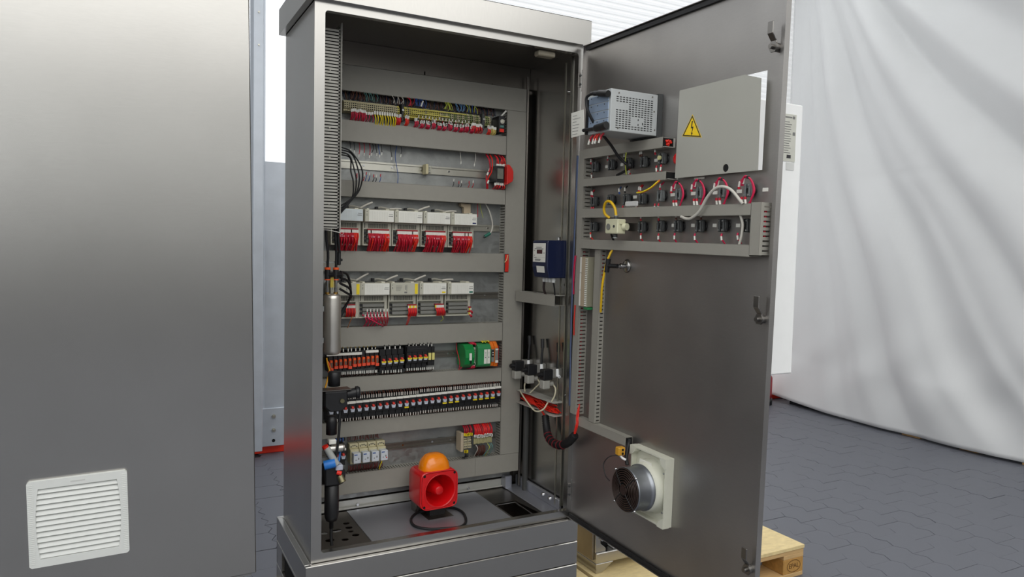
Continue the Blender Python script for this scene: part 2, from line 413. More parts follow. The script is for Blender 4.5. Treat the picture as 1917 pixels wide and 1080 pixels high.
# ------------------------------------------------------------------ pallets and the boxed unit lying under the door
def pallet(x0, y0, label, text=True):
    t = thing('pallet', label, 'pallet', (x0, y0, ZF)); L, Wd_ = 1.2, .8
    for y in (0, .33, .655): 
        MB().box(x0, x0 + L, y0 + y, y0 + y + .145, ZF, ZF + .022).build('board', WOODX, t, bevel=.002)
    for y in (0, .3275, .655):
        for x in (0, .5275, 1.055):
            MB().box(x0 + x, x0 + x + .145, y0 + y, y0 + y + .145, ZF + .022, ZF + .1).build('block', BLOCKW, t, bevel=.003)
    for x in (0, .5275, 1.055): MB().box(x0 + x, x0 + x + .145, y0, y0 + Wd_, ZF + .1, ZF + .122).build('board', WOODX, t, bevel=.002)
    for k, y in enumerate((0, .19, .345, .5, .655)): MB().box(x0, x0 + L, y0 + y, y0 + y + (.145 if k in (0, 2, 4) else .1), ZF + .122, ZF + .144).build('board', WOODX, t, bevel=.002)
    if text:
        M_ = MB()
        n = 28; cx, cz = x0 + 1.13, ZF + .061
        for a, b in ((.048, .031),):
            ring = [(cx + a * math.cos(2 * PI * i / n), y0 - .0006, cz + b * math.sin(2 * PI * i / n)) for i in range(n)]
            M_.tube(ring + [ring[0]], .0013, n=5, sm=False)
        M_.build('stamp_oval', mat('burnt_brand', (96, 62, 24), .8), t)
        tx = bpy.data.curves.new('stamp_letters', 'FONT'); tx.body = 'EPAL'; tx.size = .034; tx.align_x = 'CENTER'; tx.align_y = 'CENTER'; tx.extrude = .0004
        tmp = bpy.data.objects.new('stamp_letters', tx); me = bpy.data.meshes.new_from_object(tmp); bpy.data.objects.remove(tmp)
        o = bpy.data.objects.new('stamp_letters', me); COL.objects.link(o); o.parent = t
        o.location = (cx - x0, -.0008, cz - ZF); o.rotation_euler = (PI / 2, 0, 0); me.materials.clear(); me.materials.append(MATS['burnt_brand'])
    return t
pallet(.79, -.03, 'wooden pallet at lower right behind the open door, board on top')
tag(MB().box(.77, 1.99, -.035, .78, ZF + .146, ZF + .164).build('strand_board', OSB, loc=(1.4, .4, ZF + .146), bevel=.001), 'pale strand board laid over the pallet at lower right', 'board')
tag(MB().box(-.62, .75, -.06, .74, ZF + .146, ZF + .162).build('strand_board', OSB, loc=(0, .3, ZF + .146)), 'strand board under the open cabinet', 'board')
pallet(-.6, -.04, 'wooden pallet under the open cabinet', False)
ZB = ZF + .164
t = thing('boxed_unit', 'low stainless boxed unit on feet lying below the open door', 'machine part', (.8, .14, ZB))
xa, xb, ya, yb = .795, 1.62, .14, .66
MB().box(xa, xb, ya, yb, ZB + .045, ZB + .095).build('tray', STEELH, t, bevel=.003)
MB().prism([(xa, ZB), (xa + .035, ZB), (xa + .1, ZB + .045), (xa, ZB + .045)], 'y', ya, yb).build('foot', STEELH, t, bevel=.002)
MB().prism([(xb, ZB), (xb - .035, ZB), (xb - .1, ZB + .045), (xb, ZB + .045)], 'y', ya, yb).build('foot', STEELH, t, bevel=.002)
MB().prism([(xa, ZB + .095), (xa, ZB + .27), (xa + .028, ZB + .27), (xa + .03, ZB + .135), (xa + .06, ZB + .11), (xa + .06, ZB + .095)], 'y', ya + .01, yb).build('end_cheek', STEELH, t, bevel=.002)
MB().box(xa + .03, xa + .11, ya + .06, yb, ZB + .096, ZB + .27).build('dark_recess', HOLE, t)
MB().box(xa + .105, xb, ya + .012, yb - .02, ZB + .097, ZB + .275).build('white_front', MATS['tent_white'], t, bevel=.003)
MB().box(xa - .012, xa - .001, ya + .02, yb, ZB + .06, ZB + .3).build('side_cover', mat('brown_side_cover', (150, 138, 120), .35, .8), t)
for zz in (.16, .21, .235): MB().cyl((xa + .03, ya + .011, ZB + zz), (xa + .03, ya - .004, ZB + zz), .008, n=10).build('screw', CHROME, t)
MB().box(xa + .02, xa + .045, ya - .002, ya + .012, ZB + .2, ZB + .225).build('catch', CHROME, t, bevel=.003)
# ================================================================== the open cabinet
W, D, H = 1.1093, .5056, 2.0
X0, X1 = -W / 2, W / 2
cab = thing('switch_cabinet', 'open brushed stainless switch cabinet with rain hood in the centre', 'cabinet', (0, .25, -.3))
MB().box(X0, X0 + .003, .003, D, 0, H).build('left_side', STEEL, cab)
MB().box(X1 - .003, X1, .003, D, 0, H).build('right_side', STEEL, cab)
MB().box(X0 + .003, X1 - .003, D - .003, D, 0, H).build('back_panel', STEELD, cab)
MB().box(X0, X1, .003, D, H - .004, H + .001).build('top_panel', STEELD, cab)
OX0, OX1, OZ0, OZ1 = -.5178, .534, .0325, 1.969
b = MB().holed(rrect(X0, X1, 0, H, .0015, 1), [rrect(OX0, OX1, OZ0, OZ1, .012, 4)], 'y', 0, .004)
fr = b.build('front_frame', STEELH, cab)
b = MB()
b.box(OX0 - .002, OX0, .004, .028, OZ0, OZ1).box(OX1, OX1 + .002, .004, .03, OZ0, OZ1).box(OX0, OX1, .004, .028, OZ0 - .002, OZ0).box(OX0, OX1, .004, .028, OZ1, OZ1 + .002)
b.build('frame_return', STEELH, fr)
b = MB().box(OX1 - .001, OX1 + .001, .05, .058, OZ0, OZ1).box(OX1 + .001, X1 - .003, .056, .058, OZ0, OZ1).box(OX1 - .006, OX1 - .001, .088, .096, OZ0, OZ1 - .02)
b.build('gutter_profile', ZINCRAIL, fr)
MB().box(OX1 - .012, X1 - .0035, .47, .5, .02, 1.95).box(.518, .528, .405, .42, .02, 1.95).build('corner_post', STEELD, cab, bevel=.002)
MB().box(X0 + .004, X1 - .004, .44, .5, 1.9, 1.995).build('rear_beam', STEELD, cab)
# hood
e = .0236
b = MB().box(X0 - e, X1 + e, -e, -e + .002, H, H + .102).box(X0 - e, X1 + e, D + e - .002, D + e, H, H + .102).box(X0 - e, X0 - e + .002, -e + .002, D + e - .002, H, H + .102)
b.box(X1 + e - .002, X1 + e, -e + .002, D + e - .002, H, H + .102).box(X0 - e, X1 + e, -e, D + e, H + .1, H + .1021).box(X0 - e + .002, X1 + e - .002, -e + .002, D + e - .002, H, H + .002)
hd = b.build('rain_hood', STEELH, cab)
MB().box(.23, .26, -.01, .02, 2.1022, 2.106).box(.30, .32, 0, .02, 2.1022, 2.105).build('hood_fixing', DGREY, hd)
# plinth: three stacked tiers
for k in range(3):
    za, zb = -.1 * (k + 1) + .002, -.1 * k - .001
    g = .0005 * k
    b = MB().box(X0 - e - g, X1 + e + g, -e - g, -e + .02, za, zb).box(X0 - e, X1 + e, D + e - .02, D + e, za, zb).box(X1 + e - .02, X1 + e + g, -e + .02, D + e - .02, za, zb)
    if k == 0: b.box(X0 - e, X0 - e + .02, -e + .02, D + e - .02, za, zb).box(X0 - e + .02, X0 + .004, -e + .02, D + e - .02, zb - .004, zb).box(X1 - .004, X1 + e - .02, -e + .02, D + e - .02, zb - .004, zb)
    else: b.box(X0 - e, X0 - e + .02, -e + .02, .1, za, zb).box(X0 - e, X0 - e + .02, .42, D + e - .02, za, zb).box(X0 - e, X0 - e + .02, .1, .42, zb - .012, zb)
    b.build('plinth_tier', STEELH, cab, bevel=.0025)
MB().box(X0, X1, .0, D, -.298, -.29).build('plinth_base', BROWN, cab)
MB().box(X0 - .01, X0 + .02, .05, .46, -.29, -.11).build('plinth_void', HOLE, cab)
for x in (X0 + .06, X1 - .06):
    for y in (.04, D - .04): MB().cyl((x, y, -.3), (x, y, ZF + .162), .03).build('foot', BLACK, cab)
# floor of the cabinet
holes = [circle(-.341, .307, .014, 14), circle(-.3436, .259, .015, 14), circle(-.397, .246, .019, 14), circle(-.348, .2166, .011, 14), circle(-.34, .173, .015, 14), circle(-.4454, .163, .018, 14),
         circle(-.39, .1457, .014, 14), circle(-.4474, .24, .013, 14)]
MB().holed([(X0 + .004, .03), (-.3035, .03), (-.3035, .44), (X0 + .004, .44)], holes, 'z', .006, .009).build('gland_plate', mat('dull_steel', (118, 112, 106), .45, .9, .06, 9), cab)
MB().box(-.303, .306, .03, .44, .008, .011).build('floor_plate', ALU, cab)
MB().holed([(.3065, .03), (X1 - .004, .03), (X1 - .004, .5), (.3065, .5)], [[(.32, .06), (.455, .06), (.425, .265), (.32, .265)]], 'z', .004, .007).build('floor_flange', STEELD, cab)
MB().box(.46, .545, .06, .46, .0075, .014).box(.53, .545, .06, .46, .014, .06).build('cross_rail', ALU, cab, bevel=.002)
b = MB().box(X0 + .004, .5, .468, .474, .012, .046).box(X0 + .004, .5, .455, .474, .0105, .013).box(X0 + .004, .5, .452, .455, .013, .019)
b.build('rear_rail', mat('bright_zinc', (206, 206, 200), .4, .35, .04, 30), cab)
for x in (-.25, .28): MB().cyl((x, .467, .025), (x, .455, .025), .006, n=8).build('rail_screw', CHROME, cab)
MB().box(.455, .49, .42, .465, .01, .07).build('angle_bracket', ALU, cab, bevel=.002)
for y in (.19, .13): MB().lathe([(0, -.012), (.008, -.01), (.01, 0)], (.53, y, .045), 'x', 10).build('rail_bolt', CHROME, cab)
# mounting plate
MB().box(-.47, .495, .455, .458, .06, 1.925).box(-.47, .495, .445, .458, 1.92, 1.925).build('mounting_plate', GALV, cab)
for x, z in ((.02, 1.915), (.35, 1.905)): MB().box(x, x + .006, .44, .4545, z - .02, z).build('plate_stud', BLACK, cab)
# door switch under the top
t = MB().box(.36, .44, .03, .07, 1.945, 1.967).build('door_switch', mat('beige_switch', (150, 142, 124), .5), bevel=.004, loc=(.4, .05, 1.967))
tag(t, 'small beige door switch under the top front edge of the cabinet', 'switch')
for z in (1.72, .88): pass
for (y, z) in ((.15, 1.199), (.078, 1.001), (.068, .89), (.06, .52), (.1, 1.83)): MB().cyl((X1 - .003, y, z), (X1 - .012, y, z), .006, n=8).build('wall_screw', CHROME, cab)
# hinges
for z in (1.86, .12, 1.0):
    h = MB().box(X1 - .001, X1 + .004, -.004, .02, z - .045, z + .045).box(X1 - .02, X1 - .004, -.003, 0, z - .03, z + .03).build('hinge', STEEL, cab)
    for dz in (-.018, .018):
        MB().cyl((X1 - .012, -.003, z + dz), (X1 - .012, -.006, z + dz), .005, n=10).build('hinge_screw', DGREY, h)

# ------------------------------------------------------------------ the door, standing open at a right angle and sagging a little
tl = .017646
MD = Matrix(((0, 1, 0, W / 2), (-1, 0, -tl, tl), (-tl, 0, 1, 0), (0, 0, 0, 1)))   # door frame: x along the door, y outwards, z up
DW = 1.0694
HU0, HU1, HZ0, HZ1 = .64, .994, 1.424, 1.719
b = MB().holed([(.002, .004), (DW, .004), (DW, H - .006), (.002, H - .006)], [[(HU0, HZ0), (HU1, HZ0), (HU1, HZ1), (HU0, HZ1)]], 'y', 0, .0025)
# folded edges stand inwards
b.box(DW - .0015, DW, -.018, 0, .004, H - .006).box(DW - .014, DW - .0015, -.018, -.0165, .018, H - .02)
b.box(.002, DW - .0015, -.018, 0, H - .008, H - .006).box(.002, DW - .0015, -.018, 0, .004, .006).box(.002, .0035, -.012, 0, .006, H - .008)
door = b.xf(MD).build('door', STEELR, cab)
for za in (H - .026, .008): MB().box(.02, DW - .03, -.012, -.004, za, za + .014).xf(MD).build('gasket', BLACKR, door)
for u, z in ((1.043, 1.80), (1.045, 1.006), (1.05, .242)):
    b = MB().cyl((u, -.0005, z - .028), (u, -.03, z - .028), .013, n=16).cyl((u, -.03, z - .028), (u, -.036, z - .028), .017, n=6).cyl((u, -.036, z - .028), (u, -.048, z - .028), .007, n=10)
    b.box(u - .011, u + .011, -.034, -.030, z - .03, z - .01)
    b.prism([(-.034, z - .012), (-.030, z - .012), (-.046, z + .008), (-.05, z + .008)], 'x', u - .011, u + .011)
    b.box(u - .011, u + .011, -.05, -.046, z + .007, z + .042)
    b.xf(MD).build('cam_latch', LATCH, door, bevel=.0015)
# neighbour: closed cabinet on the left, leaning a touch
LT = .0142
ML = Matrix(((math.cos(LT), 0, -math.sin(LT), -.747), (0, 1, 0, -.03), (math.sin(LT), 0, math.cos(LT), 0), (0, 0, 0, 1)))
nb = thing('switch_cabinet', 'closed brushed stainless cabinet filling the left side, with white vent grille', 'cabinet', (-1.2, .25, -.06))
MB().box(-1.02, 0, 0, .024, .017, 2.06).xf(ML).build('door', STEEL, nb, bevel=.003)
MB().box(-1.01, -.012, .026, .54, .0, 2.06).xf(ML).build('body', STEEL, nb)
MB().box(-1.04, .015, .0, .56, 2.06, 2.16).xf(ML).build('rain_hood', STEELH, nb)
for x in (-.08, -.95):
    for y in (.08, .48): MB().box(x - .02, x + .052, y, y + .04, -.35, .0).xf(ML).build('foot', BLACK, nb, bevel=.004)

# vent grille on the closed door
FR[0] = Matrix.Translation((-1.2705, -.03, .294)) @ Matrix.Rotation(-.022, 4, 'Y')
t = thing('vent_grille', 'white square vent grille with slanting louvres on the closed left cabinet', 'vent', (0, 0, 0))
hw, hh, c = .1335, .1325, .006
barrel = lambda z: .1045 + .0085 * (1 - (z / .108) ** 2)
zsz = [-.108 + .216 * k / 12 for k in range(13)]
inner = [(barrel(z), z) for z in zsz] + [(-barrel(z), z) for z in zsz[::-1]]
MB().holed([(-hw + c, -hh), (hw - c, -hh), (hw, -hh + c), (hw, hh - c), (hw - c, hh), (-hw + c, hh), (-hw, hh - c), (-hw, -hh + c)], [inner], 'y', -.014, 0).build('frame', VENTW, t, bevel=.0012)
MB().box(-.115, .115, -.002, -.0005, -.111, .111).build('filter_mat', mat('filter_grey', (130, 132, 128), .9, 0, .2, 80), t)
b = MB()
for k in range(42):
    z = -.122 + k * .0059
    for s in (-1, 1):
        b.box(s * .1185, s * .1325, -.0147, -.0139, z, z + .0028)
b.build('side_ribs', VENTW, t, kind='stuff')
for k in range(13):
    z = -.108 + (k + .5) * .216 / 13; x = barrel(z) + .002
    MB().prism([(-.0125, z - .0062), (-.0110, z - .0072), (-.0025, z + .006), (-.004, z + .0075), (-.0075, z + .0035)], 'x', -x, x).build('louvre', VENTW, t)
MB().box(-.02, .019, -.0146, -.014, .118, .1225).build('maker_plate', mat('vent_plate', (205, 206, 202), .5), t)
FR[0] = Matrix.Identity(4)

# ------------------------------------------------------------------ cable ducts
def duct(label, L, Wd, Dp, axes, walls=('lo', 'hi'), cover=True, pitch=.0125, loc=None, group='grey slotted cable ducts', frame=None, cut=None, open_end=None, cm=None, name='cable_duct', tooth=.0082, lip=.006, joints=()):
    """L along, Wd across, Dp = (cover side, base side); axes maps (l,w,d) to (x,y,z)"""
    (l0, l1), (w0, w1), (d0, d1) = L, Wd, Dp
    sg = 1 if d1 > d0 else -1
    def A(b, l0_, l1_, w0_, w1_, d0_, d1_, m=0):
        v = {'l': (l0_, l1_), 'w': (w0_, w1_), 'd': (d0_, d1_)}
        x, y, z = v[axes[0]], v[axes[1]], v[axes[2]]
        return b.box(x[0], x[1], y[0], y[1], z[0], z[1], m)
    v = {'l': (l0 + l1) / 2, 'w': (w0 + w1) / 2, 'd': d1}
    t = thing(name, label, 'cable duct', (v[axes[0]], v[axes[1]], v[axes[2]]), group)
    th = .0016
    A(MB(), l0, l1, w0, w1, d1 - sg * th, d1).build('base', DUCT, t)
    for wn in walls:
        wa, wb = (w0, w0 + th) if wn == 'lo' else (w1 - th, w1)
        b = MB(); A(b, l0, l1, wa, wb, d1 - sg * (.004 + th), d1 - sg * th)
        n = int((l1 - l0) / pitch); off = ((l1 - l0) - n * pitch) / 2
        for k in range(n + 1):
            a = l0 + off + k * pitch - tooth / 2
            A(b, max(l0, a), min(l1, a + tooth), wa, wb, d0 + sg * (.0018 if cover else 0), d1 - sg * (.004 + th))
        A(b, l0, l1, wa, wb, d0 + sg * .0018, d0 + sg * lip)
        b.build('slotted_wall', DUCT, t, kind='stuff')
    if cover:
        segs = [l0] + list(joints) + [l1]
        for a, c_ in zip(segs[:-1], segs[1:]):
            b = MB(); a2 = a + (.0008 if a != l0 else 0)
            A(b, a2, c_, w0 - .0006, w1 + .0006, d0, d0 + sg * .0016)
            A(b, a2, c_, w0 - .0012, w0 - .0001, d0, d0 + sg * lip); A(b, a2, c_, w1 + .0001, w1 + .0012, d0, d0 + sg * lip)
            b.build('cover', cm or DUCT, t)
    return t
YF, YP = .40, .4548
HD = [('topmost wide horizontal cable duct on the mounting plate', 1.786, 1.888, -.47, .511, ()),
      ('second wide horizontal cable duct from the top, under the terminal row', 1.581, 1.665, -.47, .41, ()),
      ('third horizontal cable duct from the top, above the upper module row', 1.354, 1.419, -.47, .41, ()),
      ('fourth horizontal cable duct from the top, between the two module rows', 1.044, 1.127, -.47, .41, ()),
      ('fifth horizontal cable duct from the top, under the lower module row', .725, .808, -.47, .41, ()),
      ('sixth horizontal cable duct from the top, between the two breaker rows', .534, .596, -.47, .41, ()),
      ('seventh horizontal cable duct from the top, under the long breaker row', .345, .409, -.47, .41, ()),
      ('lowest horizontal cable duct, its cover cut in two, behind the siren', .0985, .183, -.47, .511, (.285,))]
for lb, z0, z1, x0, x1, jn in HD: duct(lb, (x0, x1), (z0, z1), (YF, YP), 'ldw', joints=jn)
duct('tall vertical cable duct at the right edge of the mounting plate', (.185, 1.784), (.4135, .511), (YF, YP), 'wdl')
# slot cut in the vertical duct with red wires showing
t = thing('wire_bundle', 'red wires showing through a gap at the end of the fourth duct', 'wires', (.43, .395, 1.09))
MB().box(.414, .433, .3955, .3995, 1.043, 1.126).build('opening', HOLE, t)
b = MB()
for k in range(7): b.tube([(.4155 + k * .0026, .3955, 1.045), (.4165 + k * .0024 + rr(-.001, .001), .3925, 1.08), (.4155 + k * .0026, .3955, 1.124)], .0017, n=5)
b.build('red_wires', SCARLET, t, kind='stuff')
MB().tube([(.411, .392, 1.088), (.42, .39, 1.1), (.427, .393, 1.122)], .0018, n=6).build('cream_wire', mat('cream_wire', (224, 214, 150), .5), t)
t = duct('tall vertical cable duct with open slots along the left inside edge', (1.212, 1.952), (-.553, -.433), (-.0001 + .1175, .1765), 'wdl')
bpy.data.objects.remove([c_ for c_ in t.children if c_.name.startswith('cover')][0])
# its slotted side faces the viewer; the cover stands on edge at the right
b = MB().box(-.553, -.433, .1165, .1185, 1.212, 1.216)
n = int((1.952 - 1.216) / .0117)
for k in range(n):
    z = 1.216 + k * .0117; b.box(-.552, -.4335, .1165, .1185, z + .004, z + .0117)
b.box(-.4385, -.4335, .1165, .1185, 1.212, 1.945).box(-.552, -.512, .1165, .1185, 1.212, 1.952)
b.build('slotted_front', mat('duct_grey_lit', (182, 180, 172), .5), t, kind='stuff')  # lighter copy of the duct grey, imitating stronger light from the front
MB().box(-.4335, -.4315, .098, .18, 1.212, 1.963).build('side_cover', MATS['duct_grey_lit'], t)
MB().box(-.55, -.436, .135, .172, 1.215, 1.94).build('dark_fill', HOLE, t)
b = MB()
for z in (1.83, 1.79, 1.755, 1.69, 1.63, 1.58, 1.47, 1.43, 1.385, 1.30): b.box(-.472, rr(-.469, -.465), .1158, .1175, z, z + .006)
b.build('wire_glints', GREYW, t, kind='stuff')
# ================================================================== DIN rails
def rail(label, x0, x1, zc, y=.4475, hgt=.03, m=None, holes=()):
    t = thing('din_rail', label, 'rail', (x0, y, zc), 'mounting rails')
    h = hgt / 2
    b = MB().box(x0, x1, y + .0065, y + .0074, zc - h + .006, zc + h - .006).box(x0, x1, y, y + .0074, zc + h - .007, zc + h - .006).box(x0, x1, y, y + .0074, zc - h + .006, zc - h + .007)
    b.box(x0, x1, y, y + .001, zc + h - .006, zc + h).box(x0, x1, y, y + .001, zc - h, zc - h + .006)
    b.build('profile', m or ZINCRAIL, t)
    for x in holes: MB().cyl((x, y + .0066, zc), (x, y + .003, zc), .0045, n=8).build('screw', CHROME, t)
    return t
DRAIL = mat('dull_rail', (120, 116, 108), .45, .8, .1, 20)
rail('bright mounting rail behind the top terminal row', -.46, .41, 1.727)
rail('bright, mostly empty mounting rail between the second and third ducts', -.46, .345, 1.491, hgt=.036, holes=(-.24, -.115, .02, .15))
rail('mounting rail behind the upper module row', -.46, .41, 1.244, holes=(.35,))
rail('dull mounting rail behind the lower module row', -.46, .41, .932, m=DRAIL, holes=(.34,))
rail('dull mounting rail behind the upper, half filled breaker row', -.46, .41, .668, m=DRAIL, holes=(.16, .19))
rail('mounting rail behind the long breaker row', -.46, .41, .466, m=DRAIL)
rail('dull mounting rail behind the white relays and lower terminal cluster', -.46, .41, .268, m=DRAIL, holes=(-.05, .09, .18))

# ================================================================== top row: terminal blocks with wires
def terminal_proto():
    b = MB().prism([(.44, 1.699), (.40, 1.703), (.40, 1.708), (.389, 1.713), (.389, 1.736), (.40, 1.741), (.40, 1.745), (.44, 1.749)], 'x', -.3235, -.3155)
    b.box(-.3221, -.3168, .3882, .39, 1.7142, 1.7188, 1).box(-.3221, -.3168, .3882, .39, 1.7225, 1.7268, 1).box(-.3221, -.3168, .3882, .39, 1.7305, 1.7345, 1)
    return b
TB = [mat('terminal_beige', (206, 196, 158), .55, 0, .08, 30), OLIVE, mat('terminal_yellow', (214, 202, 96), .5, 0, .08, 30), mat('terminal_green', (140, 150, 92), .5, 0, .08, 30)]
proto = {}
NT = 76
for i in range(NT):
    x = -.34 + i * .0088
    kind = 0 if i < 26 else (1 if (i % 9 == 4) else (2 if i < 48 else (3 if i % 3 else 0)))
    if i in (27, 28): continue
    if i in (70, 71): continue
    lb = ('beige' if kind == 0 else 'olive' if kind == 1 else 'yellowish' if kind == 2 else 'greenish') + ' terminal block in the top terminal row, ' + ('left' if i < 26 else 'middle' if i < 48 else 'right') + ' section'
    if kind not in proto:
        o = terminal_proto().build('terminal_block', [TB[kind], HOLE], loc=(-.3195, .44, 1.727)); proto[kind] = o; tag(o, lb, 'terminal')
    else:
        o = proto[kind].copy(); COL.objects.link(o); o['label'] = lb
    o['group'] = 'terminal blocks of the top row, ' + lb.split(' ')[0] + ' ' + lb.split(', ')[1]
    o.location = (x, .44, 1.727 + (rr(-.0005, .0005)))
for x, lb in ((-.095, 'left of the two black end clamps in the top terminal row'), (.285, 'right of the two dark end clamps in the top terminal row')):
    t = thing('end_clamp', lb, 'clamp', (x, .44, 1.727)); 
    MB().box(x - .006, x + .006, .384, .45, 1.68, 1.755).build('body', DGREY if x > 0 else BLACK, t, bevel=.003)
    MB().cyl((x, .3825, 1.727), (x, .379, 1.727), .005, n=8).build('screw', GALV, t)
b = MB()
def strip(label, x0, x1, z, m): tag(MB().box(x0, x1, .384, .3875, z, z + .0045).build('marker_strip', m, loc=(x0, .3875, z)), label, 'marker strip')
strip('long yellow marker strip along the middle of the top terminals', -.05, .12, 1.7185, TB[2])
strip('upper pale yellow marker strip over the top terminals', .0, .2, 1.737, TB[2])
def fan_wires(name, label, x0, x1, ztop, zbot, y, n, m, sleeves=True, r=.0019, sp=.004, fore=.0, sl=.012, group=None, cat='wires', sm=None, yb=.425):
    """a row of wires: marker sleeves at the top, then running to a duct"""
    t = thing(name, label, cat, ((x0 + x1) / 2, y, (ztop + zbot) / 2), group)
    b = MB(); s = MB()
    for k in range(n):
        x = x0 + (x1 - x0) * (k + .5) / n + rr(-.0008, .0008); x2 = x + rr(-sp, sp); zz = ztop + rr(-.003, .003)
        d = -1 if zbot < ztop else 1
        zm = zz + d * sl
        if sleeves: s.box(x - r * 1.25, x + r * 1.25, y - r * 1.25, y + r * 1.25, zz, zm)
        b.tube([(x, y, zm), ((x + x2) / 2 + rr(-sp / 2, sp / 2), y - fore * rr(.6, 1.2), (zm + zbot) / 2), (x2, yb, zbot)], r, n=5, sub=3, m=k % len(m) if isinstance(m, (list, tuple)) else 0)
    if sleeves: s.build('marker_sleeves', sm or PAPER, t, kind='stuff')
    b.build('wire_strands', m, t, kind='stuff')
    return t
fan_wires('wire_bundle', 'crimson wires with white sleeves at the left end of the top terminals', -.318, -.255, 1.711, 1.655, .385, 12, [REDW, REDW2], sp=.002)
fan_wires('wire_bundle', 'loose dark red wires between the crimson and yellow wires, top row', -.254, -.222, 1.706, 1.655, .388, 5, [REDW2, BROWN], sp=.006)
for k in range(9):
    x = -.216 + k * .0108
    t = thing('wire', nth(k, 9) + ' of the yellow wires under the top terminals', 'wire', (x, .387, 1.69), 'yellow wires under the top terminals')
    MB().tube([(x + .0005, .387, 1.698), (x + .004 + rr(-.002, .002), .383, 1.68), (x + .008 + rr(-.003, .003), .405, 1.655)], .0026, n=6).build('conductor', YELLOW, t)
    MB().box(x - .0034, x + .0034, .384, .389, 1.697, 1.711).build('marker_sleeve', PAPER, t)
fan_wires('wire_bundle', 'short red wires right of the yellow wires under the top terminals', -.122, -.102, 1.708, 1.655, .386, 6, [REDW, SCARLET], sp=.001)
fan_wires('wire_bundle', 'orange red wires beside the black clamp in the top row', -.084, -.066, 1.706, 1.655, .386, 5, [SCARLET], sp=.003)
for k in range(11):
    x = -.04 + k * .0262
    fan_wires('wire_bundle', nth(k, 11) + ' cluster of crimson wires under the right half of the top terminals', x, x + .018, 1.692 if k % 3 else 1.7, 1.655, .386, 6, [REDW2, REDW], sp=.003, group='crimson wire clusters of the top row')
fan_wires('wire_bundle', 'dense scarlet wires near the right end of the top terminals', .225, .278, 1.704, 1.655, .384, 12, [SCARLET, REDW], sp=.004)
fan_wires('wire_bundle', 'pale yellow wires at the right end of the top row', .325, .35, 1.7, 1.655, .386, 5, [mat('pale_yellow_wire', (222, 200, 110), .5)], sp=.002)
fan_wires('wire_bundle', 'red wires between dark clamp and pale yellow wires, top row', .306, .322, 1.7, 1.655, .386, 4, [SCARLET], sp=.002)
fan_wires('wire_bundle', 'red marker wires hanging second level under the top terminals', -.03, .22, 1.712, 1.685, .384, 16, [BROWN, REDW], sp=.003, r=.0014, sl=.01)
for lb, x0, x1, n, m in (('pale green wires above the left half of the top terminals', -.255, -.205, 5, [TEAL]), ('grey wires above the middle of the top terminals', -.14, -.09, 4, [GREYW]),
                         ('dark blue wires above the middle of the top terminals', -.04, .01, 6, [BLUEW]), ('yellow green wires above the right half of the top terminals', .09, .14, 5, [YGW]),
                         ('light blue wires above the right half of the top terminals', .155, .19, 4, [mat('pale_blue_wire', (96, 140, 180), .5)]), ('thin mixed wires above the right end of the top terminals', .2, .26, 5, [YGW, BLUEW]),
                         ('brown wires above the left end of the top terminals', -.32, -.26, 6, [BROWN]), ('dark red wires above the black clamp', -.07, -.05, 3, [REDW])):
    fan_wires('wire_bundle', lb, x0, x1, 1.738, 1.787, .386, n + 2, m, sleeves=False, r=.0014, sp=.012, yb=.402)
fan_wires('wire_bundle', 'added dark wires for the shade behind the top terminals below the topmost duct', -.34, .36, 1.74, 1.79, .415, 150, [BLACK, mat('shade_navy', (28, 34, 60), .5), BROWN, MATS['shade_umber'] if 'shade_umber' in MATS else mat('shade_umber', (52, 40, 34), .5)], sleeves=False, r=.0026, sp=.012, yb=.43)  # dark strands added to fill the shaded zone under the topmost duct
tag(MB().tube([(.372, .385, 1.748), (.386, .383, 1.764), (.398, .386, 1.776)], .0042, n=8).build('white_sleeve', PAPER, loc=(.38, .385, 1.76)), 'white slanted cable sleeve at the top right corner of the terminal row', 'sleeve')
tag(MB().tube([(-.004, .385, 1.775), (-.009, .383, 1.765), (-.012, .386, 1.752)], .0035, n=8).build('white_sleeve', PAPER, loc=(-.008, .385, 1.76)), 'white cable sleeve over the middle of the top terminals', 'sleeve')
t = thing('relay', 'small black timer relay with cream dial at the right end of the top row', 'relay', (.372, .41, 1.71))
MB().box(.358, .388, .375, .445, 1.675, 1.75).build('body', BLACK, t, bevel=.002)
MB().lathe([(0, -.006), (.009, -.006), (.011, 0)], (.375, .3755, 1.725), 'y', 14).build('dial', CREAM, t)
MB().box(.364, .382, .3735, .376, 1.698, 1.707).build('blue_label', TEAL, t)
MB().box(.362, .384, .373, .376, 1.677, 1.692).build('orange_lever', SCARLET, t, bevel=.001)

# ================================================================== second row: nearly empty rail, loose ends, red relay
for k, (x, ln, m) in enumerate(((-.31, .03, BLACK), (-.293, .035, BLACK), (-.27, .05, REDW), (-.25, .042, REDW), (-.226, .05, REDW), (-.212, .04, BLACK), (-.2, .038, BLACK), (-.188, .044, BLUEW), (-.176, .034, BLACK), (-.135, .05, BLACK), (-.087, .035, BLACK), (.19, .045, GREYW), (.265, .05, GREYW))):
    x2 = x + rr(-.008, .006)
    t = thing('loose_wire', nth(k, 13) + ' loose wire end hanging above the bright rail', 'wire', (x, .42, 1.581), 'loose wire ends above the bright rail')
    MB().tube([(x, .425, 1.583), (x + .002, .42, 1.581 - ln * .5), (x2, .418, 1.581 - ln)], .0016, n=5, sub=4).build('conductor', m, t)
    MB().cyl((x2, .418, 1.581 - ln), (x2 - .0012, .418, 1.581 - ln - .012), .0021, n=6).build('marker_sleeve', PAPER, t)
